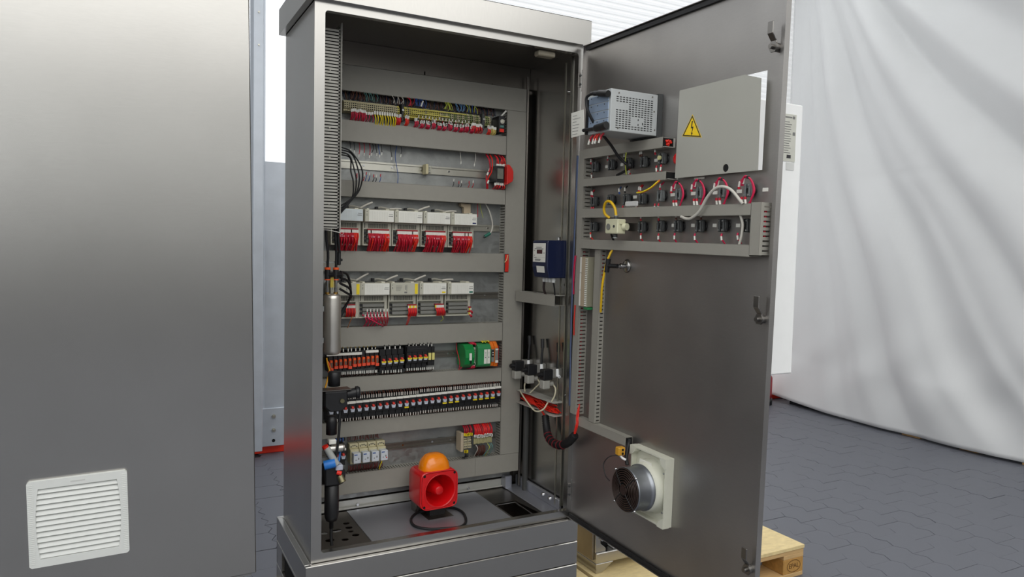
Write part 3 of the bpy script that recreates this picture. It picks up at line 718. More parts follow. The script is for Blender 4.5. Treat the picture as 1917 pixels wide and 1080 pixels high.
for k, (x, ln, m) in enumerate(((-.28, .02, REDW), (-.25, .02, REDW), (-.24, .028, BLUEW), (-.226, .027, BLUEW), (-.208, .02, BLACK), (-.196, .02, BLACK), (-.178, .024, BLUEW), (.16, .025, BLACK), (.185, .016, BLACK), (.198, .02, BLACK), (.235, .02, REDW), (.255, .024, REDW))):
    t = thing('loose_wire', nth(k, 12) + ' loose wire end standing up under the bright rail', 'wire', (x, .42, 1.42), 'loose wire ends under the bright rail')
    MB().tube([(x - .004, .425, 1.418), (x, .418, 1.419 + ln * .6), (x + rr(-.004, .004), .419, 1.42 + ln)], .0016, n=5, sub=4).build('conductor', m, t)
    MB().cyl((x, .419, 1.42 + ln), (x + .001, .419, 1.432 + ln), .0021, n=6).build('marker_sleeve', PAPER if k % 2 else REDW, t)
wire('blue_wire', 'single thin blue wire crossing the bright rail', [(-.105, .425, 1.585), (-.108, .435, 1.54), (-.1, .436, 1.49), (-.094, .436, 1.455), (-.098, .428, 1.418)], .0015, BLUEW)
t = thing('terminal_block', 'lone beige terminal clamp on the bright, empty rail', 'terminal', (.035, .44, 1.49))
MB().box(.022, .034, .405, .447, 1.468, 1.512).build('body', TB[0], t, bevel=.002)
MB().box(.034, .052, .415, .447, 1.474, 1.506).build('foot', PLCG, t, bevel=.002)
for z in (1.478, 1.488, 1.498): MB().cyl((.043, .4155, z), (.043, .411, z), .003, n=8).build('screw', GALV, t)
for k in range(4):
    wire('black_cable', nth(k, 4) + ' black cable looping at the left of the bright rail', [(-.37, .36, 1.548 - k * .01), (-.328 + k * .004 - (k > 1) * .012, .34 + k * .004, 1.53 - k * .008), (-.288 - k * .013, .33 + k * .004, 1.47 - k * .006), (-.282 - k * .012, .335, 1.415 - k * .004), (-.305 - k * .006, .345, 1.355 - k * .006), (-.38, .35, 1.30 - k * .012)], .003, BLACKR, 'black looping cables', sub=8)
t = thing('relay', 'relay with green label and red cover at the right end of the bright rail', 'relay', (.37, .41, 1.49))
MB().box(.35, .39, .372, .446, 1.452, 1.525).build('body', BLACK, t, bevel=.002)
MB().box(.353, .382, .368, .373, 1.466, 1.513).build('face', mat('greenish_label', (112, 116, 106), .5, 0, .2, 60), t)
MB().prism([(.345, 1.53), (.345, 1.515), (.352, 1.448), (.376, 1.434), (.376, 1.442), (.38, 1.452)][::-1] if 0 else [(.393, 1.44), (.405, 1.447), (.421, 1.456), (.425, 1.47), (.425, 1.5), (.419, 1.515), (.405, 1.53), (.393, 1.532)], 'y', .35, .43).build('red_cover', mat('relay_red', (206, 40, 34), .4), t, bevel=.002)
fan_wires('wire_bundle', 'red wires coming down on the relay with the red cover', .35, .402, 1.524, 1.583, .38, 6, [REDW, SCARLET], sp=.008, r=.0026)
fan_wires('wire_bundle', 'red wires leaving under the relay with the red cover', .345, .4, 1.45, 1.418, .385, 6, [REDW, SCARLET], sp=.008, r=.0026)
rw = wire('red_wire', 'thick red wire with white sleeves left of the relay', [(.318, .42, 1.58), (.325, .40, 1.55), (.33, .40, 1.51), (.318, .41, 1.48), (.32, .41, 1.44), (.326, .42, 1.418)], .0036, REDW)
wire('red_wire', 'second thick red wire left of the relay, further out', [(.335, .42, 1.58), (.338, .395, 1.55), (.336, .395, 1.5), (.325, .41, 1.465), (.33, .42, 1.418)], .003, SCARLET)
for x, z in ((.318, 1.482), (.326, 1.5), (.321, 1.445)): MB().cyl((x, .404, z), (x + .005, .404, z + .014), .0042, n=8).build('marker_sleeve', PAPER, rw)

# ================================================================== controller modules
MW = .1275
def module(x, zt, label, face='white', slots='vent', chip=None, zone=1.0, first=True, group='grey controller modules'):
    """x: left edge; zt: top of the hood"""
    t = thing('controller_module', label, 'module', (x, .445, zt - .15), group)
    w_ = MW - .003
    zb, zh = zt - .15, zt - .0525
    b = MB()
    b.box(x, x + w_, .405, .446, zb, zh)                            # backplane block
    b.box(x, x + .005, .385, .405, zb, zh - .028).box(x + w_ * .905, x + w_, .385, .405, zb, zh - .028).box(x + .005, x + w_ * .905, .385, .405, zb, zb + .006)
    b.box(x, x + w_, .385, .405, zh - .03, zh)
    b.build('base', PLCG, t, bevel=.0012)
    n = 19
    v = MB()
    for k in range(n): v.box(x + .024 + k * .0045, x + .0262 + k * .0045, .3843, .3852, zh - .024, zh - .005)
    v.box(x + .007, x + .0095, .3843, .3852, zh - .024, zh - .003)
    v.build('vent_slots', HOLE, t, kind='stuff')
    hm = {'white': CREAM, 'grey': PLCG}[face]
    MB().box(x, x + w_, .352, .446, zh + .001, zt).build('hood', PLCG, t, bevel=.0016)
    if face == 'white':
        lf = MB().box(x + .0165, x + w_ - .001, .3508, .3522, zh + .003, zt - .002).build('label_field', PAPER if zone == 1 else mat('label_bluish', (206, 214, 216), .5), t, bevel=.0004)
        b = MB()
        for k in range(17): b.box(x + .0215 + k * .0046, x + .0219 + k * .0046, .3503, .3509, zh + .006, zt - .008)
        b.build('channel_lines', mat('pale_line', (196, 196, 184), .6), lf, kind='stuff')
        MB().box(x + w_ - .022, x + w_ - .005, .3502, .3509, zt - .019, zt - .0175).box(x + w_ - .024, x + w_ - .005, .3502, .3509, zt - .027, zt - .0245).build('print_lines', INK, lf)
        if chip: MB().box(x + w_ - .022, x + w_ - .005, .3500, .3509, zh + .008, zh + .0145).build('colour_mark', chip, lf)
    else:
        MB().box(x + w_ - .018, x + w_ - .005, .3505, .3522, zh + .005, zt - .004).build('yellow_label', YELLOW, t)
        b = MB()
        for k in range(5): b.box(x + .022, x + .05 - k * .002, .3514, .3521, zt - .012 - k * .005, zt - .0132 - k * .005)
        b.box(x + .064, x + .067, .3514, .3521, zt - .03, zt - .01).box(x + .07, x + .0715, .3514, .3521, zt - .035, zt - .008).box(x + .06, x + .072, .3514, .3521, zt - .044, zt - .038)
        b.build('print_lines', INK, t)
    d = MB()
    for zz in (.008, .018, .023): d.box(x + .0065, x + .009, .3512, .3521, zt - zz - .003, zt - zz)
    d.build('status_lamps', DGREY, t)
    b = MB()
    for k in range(3): b.box(x + .005, x + .0165, .388, .404, zb + .016 + k * .017, zb + .025 + k * .017)
    b.build('black_latches', BLACK, t)
    for k in range(3): MB().box(x + .019, x + w_ * .9, .388, .404, zb + .012 + k * .017, zb + .0255 + k * .017).build('connector_strip', MGREY, t, bevel=.001)
    for xa_, xb_ in ((.012, .022), (w_ - .03, w_ - .015)): MB().box(x + xa_, x + xb_, .37, .44, zt, zt + .0045).build('top_plug', CREAM, t)
    MB().box(x + .03, x + .07, .38, .44, zt, zt + .003).build('top_contacts', DGREY, t)
    return t
def comb(x, zt, label, w_=.094, rows=2, zdown=.0):
    """connector comb of an upper module: red bar, row of white sleeves, thick fall of red wires"""
    t = thing('wire_comb', label, 'wires', (x + w_ / 2, .38, zt), 'red wire combs of the upper module row')
    MB().box(x, x + w_, .376, .386, zt - .003, zt + .003).build('connector_bar', mat('dark_red_bar', (150, 24, 36), .5), t)
    s = MB(); g = MB(); b = MB(); n = 17
    for k in range(n):
        xx = x + w_ * (k + .5) / n
        if random.random() > .06: s.box(xx - .0024, xx + .0024, .3715, .3765, zt - .0165 + rr(-.001, .001), zt - .0035)
        c_ = 0 if k < n * .72 else 1
        b.tube([(xx, .374, zt - .016), (xx + rr(-.001, .001), .366, zt - .03), (xx + rr(-.003, .003), .372, zt - .048), (xx + rr(-.009, .009), .41, zdown)], .0027, n=5, sub=3, m=c_)
        if k % 2: b.tube([(xx, .372, zt - .03), (xx + rr(-.004, .004), .362, zt - .05), (xx + rr(-.006, .006), .39, zdown + .005)], .003, n=5, sub=3, m=1 - c_ if random.random() < .2 else c_)
        if random.random() < .5: g.box(xx - .0014, xx + .0014, .3605, .3635, zt - .034, zt - .027)
    s.build('marker_sleeves', PAPER, t, kind='stuff'); b.build('wire_strands', [REDW, SCARLET], t, kind='stuff'); g.build('wire_numbers', mat('pink_print', (226, 150, 160), .6), t, kind='stuff')
    return t
xs3 = [-.3955, -.2625, -.1345, -.0055, .1225]
for i, x in enumerate(xs3):
    module(x, 1.3015, ('leftmost', 'second', 'middle', 'fourth', 'rightmost')[i] + ' controller module of the upper row' + (', blue tinted label' if i == 0 else ', dark blue mark' if i == 4 else ''),
           chip=mat('dark_blue_mark', (36, 42, 96), .5) if i == 4 else None, zone=0 if i == 0 else 1)
    comb(x + .019, 1.219, ('leftmost', 'second', 'middle', 'fourth', 'rightmost')[i] + ' comb of red wires under the upper controller modules', w_=.093, zdown=1.125)
xs4 = [-.4025, -.2775, -.1475, -.0185, .113]
nm = ['leftmost controller module of the lower row, behind the tank', 'second controller module of the lower row, white label', 'grey controller module with yellow label in the lower row', 'controller module with small yellow mark, lower row', 'rightmost controller module of the lower row, green mark']
for i, x in enumerate(xs4):
    module(x, .9965, nm[i], face='grey' if i in (0, 2) else 'white', chip=(None, None, None, YELLOW, mat('dark_green_mark', (30, 110, 92), .5))[i])
def plug(label, x, z, w_, n, cols, lean=0.0, ln=.035, sl=PAPER, tail=0):
    t = thing('wire_plug', label, 'wires', (x, .38, z), 'wire plugs of the lower module row')
    MB().box(x, x + w_, .376, .387, z - .003, z + .003).build('connector_bar', MATS['dark_red_bar'], t)
    s = MB(); b = MB()
    for k in range(n):
        xx = x + w_ * (k + .5) / n
        s.box(xx - .0022, xx + .0022, .3715, .376, z - .015, z - .003, m=1 if (sl is YELLOW and k % 3) or (lean and k == 0) else 0)
        b.tube([(xx, .373, z - .014), (xx + lean * .5, .366, z - .014 - ln * .5), (xx + lean + rr(-.002, .002), .38, z - .014 - ln)], .0026, n=5, sub=3, m=k % len(cols))
    for k in range(tail): b.tube([(x + .006 + k * .004, .38, z - .05), (x + .004 + k * .004, .39, z - .07), (x + .006 + k * .003, .415, .806)], .0012, n=5, sub=3)
    s.build('marker_sleeves', [PAPER, YELLOW], t, kind='stuff'); b.build('wire_strands', cols, t, kind='stuff')
plug('red wires on the leftmost lower module, beside the tank', -.335, .905, .042, 7, [SCARLET, REDW])
plug('red plug with yellow sleeves on the grey module', -.063, .9, .04, 8, [SCARLET, REDW], sl=YELLOW, tail=3)
plug('leaning red plug with white and yellow sleeves, fourth lower module', .062, .9, .042, 8, [SCARLET, REDW], lean=.01)
plug('two short red wires at the right edge of the last lower module', .226, .885, .012, 2, [REDW], lean=.01, ln=.015)
plug('single red wire pair below the short wires of the last lower module', .224, .866, .012, 2, [REDW], lean=.01, ln=.012)
for k in range(7):
    x = -.244 + k * .0145
    t = thing('wire', nth(k, 7) + ' of the spaced crimson wires on the second lower module', 'wire', (x, .37, .87), 'spaced crimson wires of the second lower module')
    MB().box(x - .002, x + .002, .368, .373, .874, .886).build('marker_sleeve', PAPER, t)
    MB().box(x - .0105, x - .0065, .368, .373, .852, .864).build('marker_sleeve', PAPER, t)
    MB().tube([(x, .37, .874), (x + .001, .366, .856), (x + .004, .37, .838), (-.165 + k * .003 if k > 3 else x - .006, .41, .806)], .0022, n=5, sub=4).tube([(x - .0085, .37, .852), (x - .004, .367, .838), (x, .40, .812)], .0022, n=5, sub=4).build('conductor', REDW2 if k < 4 else REDW, t)
wire('red_wire', 'red wire sagging across under the second lower module', [(-.262, .38, .862), (-.235, .365, .845), (-.2, .362, .826), (-.175, .38, .814), (-.16, .41, .806)], .0024, REDW2)
wire('orange_wire', 'thin orange brown wire leaving under the leftmost lower module', [(-.295, .38, .865), (-.31, .375, .845), (-.318, .4, .806)], .0016, mat('orange_brown', (180, 110, 60), .5))
wire('green_wire', 'thin yellow green wires under the fourth lower module', [(.1, .385, .85), (.104, .38, .835), (.1, .4, .822)], .0014, YGW)
# grey link cables lying on the modules
for row, zt, xs, nmr in ((0, 1.3015, xs3, 'upper'), (1, .9965, xs4, 'lower')):
    for i in range(1, 5):
        x = xs[i]
        t = thing('link_cable', ('first', 'second', 'third', 'last')[i - 1] + ' grey link cable from the left lying on the ' + nmr + ' modules', 'cable', (x, .43, zt + .01), 'grey link cables on the ' + nmr + ' modules')
        up = (.026, .003, .02, .004)[i - 1] if not row else (.03, .022, .022, .004)[i - 1]
        MB().tube([(x - .055, .43, zt + .004), (x - .04, .425, zt + .014), (x - .0, .42, zt + .008)], .0045, n=8).build('cable_run', mat('darker_grey_cable', (150, 148, 138), .5), t)  # cable grey, darker than the sleeve
        MB().tube([(x, .42, zt + .008), (x + .025, .415, zt + .009 + up * .5), (x + .05, .415, zt + .007 + up)], .0042, n=8).build('light_sleeve', GREYW, t)
        MB().box(x - .062, x - .05, .42, .44, zt + .002, zt + .016).build('plug', BLACK, t, bevel=.002)
# right of the upper modules
t = thing('adapter', 'beige connector adapter behind the right end of the upper modules', 'connector', (.225, .44, 1.32))
MB().prism([(.2, 1.352), (.25, 1.35), (.25, 1.305), (.216, 1.305), (.216, 1.332), (.2, 1.338)], 'y', .425, .45).build('body', mat('tan_plastic', (176, 160, 136), .55), t, bevel=.002)
t = thing('patch_cable', 'white cable ending in a green plug right of the upper modules', 'cable', (.37, .43, 1.35))
MB().tube([(.325, .43, 1.356), (.345, .428, 1.32), (.362, .43, 1.27), (.358, .425, 1.235), (.343, .42, 1.215)], .0034, n=8).build('cable_run', GREYW, t)
MB().cyl((.346, .42, 1.22), (.318, .418, 1.204), .0075, n=8).build('plug', mat('plug_green', (40, 110, 92), .5), t)
MB().cyl((.318, .418, 1.204), (.313, .418, 1.2), .0055, n=8).build('plug_tip', DGREY, t)
wire('thin_wire', 'thin red ended loose wire right of the upper modules', [(.285, .43, 1.355), (.287, .43, 1.32), (.288, .432, 1.292)], .0014, REDW)
wire('thin_wire', 'thin pale loose wire right of the upper modules', [(.295, .43, 1.355), (.305, .43, 1.32), (.315, .432, 1.29)], .0012, YGW)

# ================================================================== upper breaker row
def fused(x, z, label, out):
    t = thing('fuse_terminal', label, 'terminal', (x, .43, z), 'orange lever fuse terminals')
    MB().box(x - .0085, x + .0085, .385, .446, z - .038, z + .04).build('body', BLACK, t, bevel=.001)
    b = MB().box(x - .0055, x + .0055, .372, .386, z - .012 - out, z + .013).build('lever', ORANGE, t, bevel=.001)
    MB().box(x - .0075, x + .0075, .368, .384, z - .024 - out, z - .012 - out).build('grip', mat('lever_red', (240, 84, 52), .45), t, bevel=.001)
    MB().box(x - .004, x + .004, .3705, .3725, z - .011 - out, z + .004).build('window', mat('smoke_window', (110, 92, 78), .4), t)
    return t
for k in range(11):
    x = -.391 + k * .0194; z = .663 + k * .0011
    fused(x, z, nth(k, 11) + ' orange lever fuse terminal of the upper breaker row', .006 if k in (0, 4, 10) else 0)
for lb, x0, x1, z in (('long white marker strip above the orange fuse terminals', -.41, -.262, .694), ('short white marker strip above the orange fuse terminals, right end', -.245, -.19, .7)):
    tag(MB().box(x0, x1, .376, .386, z, z + .01).build('marker_strip', PAPER, loc=(x0, .386, z), bevel=.001), lb, 'marker strip')
def breaker(x, z, label, tagm, group, tall=.1, w_=.0225, lbl=None, face=None):
    t = thing('circuit_breaker', label, 'breaker', (x, .43, z), group)
    MB().box(x - w_ / 2 + .0004, x + w_ / 2 - .0004, .392, .446, z - tall / 2, z + tall / 2).box(x - w_ / 2 + .0004, x + w_ / 2 - .0004, .378, .392, z - tall * .24, z + tall * .24).build('body', BLACK, t, bevel=.0012)
    if face: MB().box(x - .008, x + .008, .3755, .379, z - .012, z - .001).build('face_field', face, t, bevel=.0008)
    MB().prism([(.379, z), (.366, z + .002), (.366, z + .009), (.379, z + .0115)], 'x', x - .0046, x + .0046).build('toggle', mat('toggle_red', (222, 66, 54), .4), t, bevel=.0008)
    MB().prism([(x - .0095, z + .001), (x + .0095, z + .001), (x + .0065, z - .0125), (x - .0065, z - .0125)], 'y', .371, .379).build('toggle_guard', mat('guard_pale', (196, 202, 214), .4, 0, .04, 40), t)
    if tagm is not None: MB().box(x - .0095, x + .0095, .3695, .3715, z - .0055, z + .002).build('yellow_tag', YELLOW, t)
    if lbl: MB().box(x - w_ / 2 + .0004, x + w_ / 2 - .0004, .376, .386, z + .022, z + .031).build('marker_plate', PAPER, t, bevel=.0006)
    return t
for k in range(4): breaker(-.168 + k * .027, .66 + k * .001, nth(k, 4) + ' of the four spaced yellow tagged breakers, upper breaker row', YELLOW, 'yellow tagged breakers, upper row left', w_=.0262)
for k in range(4): breaker(-.052 + k * .0245, .669 + k * .0005, nth(k, 4) + ' of the close yellow tagged breakers, upper breaker row middle', YELLOW, 'yellow tagged breakers, upper row middle', w_=.024)
for k in range(2):
    x = .044 + k * .0165
    t = thing('terminal_block', ('left', 'right') [k] + ' of two cream terminals ending the upper breaker row', 'terminal', (x, .43, .67))
    MB().box(x - .0075, x + .0075, .385, .446, .63, .712).build('body', BLACK, t)
    MB().box(x - .006, x + .006, .378, .386, .655, .686).build('face', mat('cream_yellow', (226, 216, 130), .5), t, bevel=.001)
def whites(label, x0, x1, n, z, dz, y=.39, m=PAPER, bk=None, zlen=.01):
    t = thing('wire_row', label, 'wires', ((x0 + x1) / 2, y, z)); s = MB(); b = MB()
    for k in range(n):
        x = x0 + (x1 - x0) * (k + .5) / n + rr(-.002, .002); s.box(x - .0017, x + .0017, y - .0017, y + .0017, z, z + zlen)
        z2 = z + (zlen if dz > 0 else 0)
        b.tube([(x, y + .001, z2), (x + rr(-.002, .002), .405, z2 + dz * .5), (x + rr(-.003, .003), .422, z2 + dz)], .0018, n=5, sub=3)
    s.build('marker_sleeves', m, t, kind='stuff'); b.build('wire_strands', bk or BROWN, t, kind='stuff')
whites('row of white sleeved wires under the orange fuse terminals', -.37, -.19, 24, .612, -.014, bk=BROWN, zlen=.012)
whites('row of white sleeved wires above the orange fuse terminals', -.345, -.19, 9, .708, .016, zlen=.012, bk=mat('dark_yellow_wire', (130, 110, 40), .5))
whites('row of sleeved wires above the spaced yellow tagged breakers', -.17, -.08, 4, .71, .014, bk=BLACK, zlen=.012)
whites('row of sleeved wires under the spaced yellow tagged breakers', -.172, -.078, 8, .607, -.01, zlen=.012)
whites('row of sleeved wires above the close yellow tagged breakers', -.06, .066, 7, .714, .01, bk=BLACK, zlen=.011)
whites('row of sleeved wires under the close yellow tagged breakers', -.06, .07, 13, .611, -.01, zlen=.011)
for z in (.705,):
    tag(MB().box(-.062, .034, .378, .40, .694, .72).box(-.05, .03, .3775, .379, .7075, .7085, 1).box(-.05, .03, .3775, .379, .7005, .7012, 1).build('busbar_cover', [BLACK, INK], loc=(-.01, .4, .7), bevel=.001), 'black busbar cover with tiny print above the close breakers', 'cover')
# green relay modules and their neighbours
t = thing('relay_module', 'round fronted bright green relay module right in the upper breaker row', 'relay', (.222, .43, .665))
MB().prism([(.446, .618), (.392, .61), (.36, .628), (.35, .66), (.356, .695), (.38, .716), (.446, .716)], 'x', .204, .25).build('body', BRGREEN, t, bevel=.002)
MB().box(.222, .233, .348, .352, .648, .68).build('label', PAPER, t); MB().box(.228, .236, .355, .36, .632, .647).build('test_socket', BLACK, t)
wire('red_wire', 'thin red wire running down left of the bright green relay', [(.192, .43, .722), (.19, .42, .69), (.196, .41, .655), (.2, .405, .625), (.198, .41, .596)], .0018, REDW)
wire('red_wire', 'thin red wire crossing to the foot of the bright green relay', [(.2, .4, .602), (.208, .39, .618), (.22, .375, .628)], .0016, REDW)
fan_wires('wire_bundle', 'crimson wires above and between the green relay modules', .245, .268, .7, .724, .385, 7, [REDW2, REDW], sleeves=False, sp=.006, r=.0024)
fan_wires('wire_bundle', 'crimson wires leaving below between the green relay modules', .246, .266, .632, .597, .385, 6, [REDW2, REDW], sp=.004, r=.0026)
t = thing('terminal_block', 'grey transparent terminal between the green relay modules', 'terminal', (.258, .43, .665))
MB().box(.251, .269, .385, .446, .63, .7).build('body', mat('pale_grey_term', (186, 180, 170), .4, 0, .1, 60), t, bevel=.002)
b = MB()
for k in range(5): b.box(.255, .265, .3838, .3855, .645 + k * .01, .65 + k * .01)
b.build('contacts', BROWN, t)
for k in range(2):
    x0 = .276 + k * .0
t = thing('relay_module', 'double green relay module with two white label strips', 'relay', (.305, .43, .66))
MB().prism([(.446, .612), (.372, .612), (.362, .622), (.362, .7), (.376, .714), (.446, .72)], 'x', .27, .336).build('body', GREEN, t, bevel=.0015)
for k in range(2):
    f_ = MB().box(.3 + k * .0165, .3135 + k * .0165, .3595, .3625, .627, .692).build('label_strip', PAPER, t)
    MB().box(.305 + k * .0165, .3085 + k * .0165, .3588, .3597, .653, .659).build('led', DGREY, f_)
    b = MB()
    for q in range(3): b.box(.304 + k * .0165, .3095 + k * .0165, .3588, .3597, .666 + q * .006, .6675 + q * .006)
    b.build('print_lines', INK, f_)
fan_wires('wire_bundle', 'short yellow and green wires on top of the double green relay', .298, .336, .712, .726, .385, 5, [YELLOW, YGW], sleeves=False, sp=.004, r=.003)
t = thing('relay', 'orange and grey slim relay pair at the right end of the upper breaker row', 'relay', (.356, .43, .66))
MB().prism([(.446, .612), (.38, .612), (.376, .63), (.376, .7), (.395, .722), (.446, .726)], 'x', .34, .357).build('slim_base', mat('orange_base', (228, 116, 30), .45), t, bevel=.001)
MB().prism([(.446, .61), (.376, .61), (.37, .63), (.37, .7), (.39, .722), (.446, .726)], 'x', .3575, .375).build('slim_base', MATS['orange_base'], t, bevel=.001)
MB().box(.342, .3555, .371, .3765, .632, .69).build('relay_body', MGREY, t); MB().box(.343, .3545, .3695, .3712, .655, .686).build('dark_face', BLACK, t)
for z in (.664, .675): MB().cyl((.349, .3697, z), (.349, .3685, z), .0028, n=8).build('lamp', PAPER, t)
MB().box(.359, .374, .365, .3705, .628, .694).build('relay_body', MGREY, t, bevel=.001); MB().box(.3595, .3735, .3635, .3652, .628, .639).box(.3595, .3735, .3635, .3652, .686, .692).build('white_tag', PAPER, t)
fan_wires('wire_bundle', 'dark red wires in the corner right of the orange relay', .38, .406, .71, .6, .42, 5, [REDW], sleeves=False, sp=.004, r=.0016)

# ================================================================== long breaker row
NB = 27
for k in range(NB):
    x = -.39 + k * .0298; z = .465 + k * .0007
    yt = k in (11,) or k in (17, 18, 19) or k in (22, 23, 24, 25)
    t = breaker(x, z, nth(k, NB) + (' red toggle breaker with yellow tag below, long breaker row' if yt else ' red toggle breaker of the long breaker row'), None, 'breakers of the long row', tall=.092, w_=.0296, lbl=True)
    if yt: MB().box(x - .0095, x + .0095, .3735, .379, z - .021, z - .015).build('yellow_tag', YELLOW, t)
whites('row of triple white sleeves above the long breaker row, left half', -.36, .0, 36, .507, .024, y=.388, zlen=.014, m=mat('dim_sleeve', (205, 198, 190), .6))
whites('row of triple white sleeves above the long breaker row, right half', .0, .4, 40, .513, .019, y=.388, zlen=.014, m=MATS['dim_sleeve'])
whites('row of sleeved wires under the long breaker row, left half', -.37, .0, 32, .416, -.006, y=.384, zlen=.012, m=MATS['dim_sleeve'])
whites('row of sleeved wires under the long breaker row, right half', .0, .39, 32, .42, -.008, y=.384, zlen=.012, m=MATS['dim_sleeve'])

# ================================================================== bottom row
for k in range(2): breaker(-.365 + k * .027, .272, ('left', 'right')[k] + ' of two red toggle breakers beside the white relays', None, 'breakers beside the white relays', tall=.09, w_=.0265, lbl=True)
for k in range(4):
    x = -.302 + k * .0395
    t = thing('relay', nth(k, 4) + ' of the four white plug-in relays on cream sockets', 'relay', (x + .017, .43, .27), 'white relays on cream sockets')
    MB().box(x, x + .0375, .395, .446, .225, .288).box(x, x + .0375, .41, .446, .288, .309).build('socket', mat('socket_cream', (202, 194, 158), .5, 0, .08, 50), t, bevel=.002)
    b = MB()
    for q in range(4): b.cyl((x + .007 + q * .008, .4105, .297 + (.004 if q in (1, 2) else 0)), (x + .007 + q * .008, .408, .297 + (.004 if q in (1, 2) else 0)), .0026, n=8)
    b.build('socket_screws', DGREY, t)
    MB().box(x + .005, x + .036, .362, .396, .236, .279).build('relay_cube', mat('relay_white', (208, 214, 220), .3, 0, .04, 40), t, bevel=.0015)
    MB().box(x + .008, x + .021, .3612, .3625, .271, .275).build('blue_mark', BLUEW, t)
    MB().box(x + .013, x + .017, .3612, .3625, .249, .253).box(x + .024, x + .0285, .3612, .3625, .252, .26).build('print_lines', INK, t)
    if k == 3: MB().box(x + .027, x + .032, .3608, .3622, .246, .251).build('red_mark', SIGRED, t)
fan_wires('wire_bundle', 'brown wires hanging below the white relays', -.31, -.16, .232, .186, .40, 26, [BROWN, mat('dark_red_wire', (110, 30, 34), .5)], sleeves=False, sp=.004, r=.002)
fan_wires('wire_bundle', 'brown and red wires rising above the cream relay sockets', -.31, -.17, .31, .343, .42, 20, [BROWN, MATS['dark_red_wire']], sleeves=False, sp=.003, r=.002)
wire('yellow_wire', 'yellow wire below the rightmost white relay', [(-.165, .385, .24), (-.17, .38, .225), (-.172, .395, .205), (-.17, .41, .186)], .0026, YELLOW)
fan_wires('wire_bundle', 'blue and black wires above the two breakers in the bottom row', -.385, -.325, .318, .345, .4, 10, [BLUEW, BLACK], sleeves=False, sp=.004, r=.0028)
t = thing('terminal_block', 'cream terminal cluster with yellow sleeves right in the bottom row', 'terminal', (.26, .43, .27))
MB().box(.206, .22, .39, .446, .222, .31).build('end_plate', mat('tan_end', (186, 172, 148), .5), t, bevel=.002)
for k in range(2):
    for q in range(3):
        z = .236 + q * .0205
        bd = MB().box(.2212 + k * .02, .2395 + k * .021, .392 + .004 * q, .446, z, z + .0185).build('terminal_tier', mat('terminal_drab', (186, 178, 146), .55, 0, .08, 40), t, bevel=.001)
        b = MB()
        for v in range(3): b.box(.2228 + k * .02 + v * .0056, .2262 + k * .02 + v * .0056, .3914 + .004 * q, .3935 + .004 * q, z + .006, z + .012)
        b.build('wire_entries', DGREY, bd)
MB().box(.262, .268, .39, .446, .235, .29).build('end_plate', DGREY, t)
b = MB()
for k in range(13): b.box(.27 + k * .0072, .2762 + k * .0072, .39, .446, .252 + (k % 3) * .001, .279)
b.build('thin_terminals', [OLIVE], t)
fan_wires('wire_bundle', 'thick red wires above the cream terminal cluster, left part', .222, .262, .296, .345, .39, 9, [REDW, MATS['dark_red_wire']], sp=.004, r=.0026, sm=YELLOW)
fan_wires('wire_bundle', 'thick red wires above the thin terminals at the right', .27, .362, .284, .348, .385, 20, [REDW, SCARLET], sp=.006, r=.0028)
fan_wires('wire_bundle', 'black wires with yellow sleeves below the cream terminal cluster', .222, .238, .23, .186, .385, 5, [BLACK], sp=.006, r=.002, sm=YELLOW)
fan_wires('wire_bundle', 'brown wires below the thin terminals', .29, .335, .252, .186, .4, 10, [BROWN], sleeves=False, sp=.004, r=.002)
for k, (x, m, nmq) in enumerate(((.278, GREYW, 'grey'), (.345, TEAL, 'pale green'), (.355, TEAL, 'second pale green'), (.338, YGW, 'yellow green'))):
    wire('thin_wire', nmq + ' thin wire dropping from the thin terminals, bottom row', [(x, .385, .25), (x + .006, .375, .235), (x + .003 - (k == 1) * .012, .39, .21), (x + .005 - (k == 1) * .02, .415, .184)], .0016, m)
# ================================================================== compressed air gear on the left wall of the cabinet
XL = X0 + .003
t = thing('air_tank', 'upright polished stainless air tank at the left edge inside the cabinet', 'tank', (-.442, .17, .735))
MB().lathe([(0, .0), (.026, .001), (.032, .007), (.0335, .016), (.0335, .214), (.032, .224), (.026, .231), (0, .234)], (-.442, .17, .733), n=32).build('vessel', POLISH, t)
for x in (-.462, -.43):
    b = MB().cyl((x, .165, .966), (x, .165, 1.02), .006, n=10)
    b.build('riser', CHROME, t)
    MB().cyl((x, .165, .965), (x, .165, .972), .009, n=6).build('nut', BRASS, t)
MB().box(-.452, -.44, .158, .172, .99, 1.03).build('sight_glass', mat('amber_sight', (190, 170, 70), .3), t)
MB().box(XL, -.478, .15, .19, .78, .8).box(XL, -.478, .15, .19, .9, .92).build('wall_clip', GALV, t)
t = thing('pipe_fitting', 'black push-in fittings with orange rings above the air tank', 'fitting', (-.445, .165, 1.05))
for x in (-.462, -.43): 
    MB().cyl((x, .165, 1.02), (x, .165, 1.058), .011, n=12).build('body', BLACK, t)
    MB().cyl((x, .165, 1.058), (x, .165, 1.066), .0115, n=12).cyl((x, .165, 1.018), (x, .165, 1.022), .0118, n=12).build('release_ring', ORANGE, t)
    MB().cyl((x, .165, 1.035), (x + .022, .15, 1.04), .009, n=12).build('branch', BLACK, t)
MB().box(-.425, -.413, .155, .175, 1.075, 1.125).box(-.42, -.405, .16, .17, 1.09, 1.1).build('valve_body', BLACK, t, bevel=.003)
for k, (x, xt) in enumerate(((-.462, -.475), (-.43, -.44), (-.418, -.43))):
    wire('black_tube', ('left', 'middle', 'right')[k] + ' black air tube rising from the fittings into the slotted duct', [(x, .165, 1.06 if k < 2 else 1.12), (x, .16, 1.12), (xt + .004, .15, 1.18), (xt, .145, 1.235)], .0052, BLACKR, 'black air tubes above the tank', sub=8)
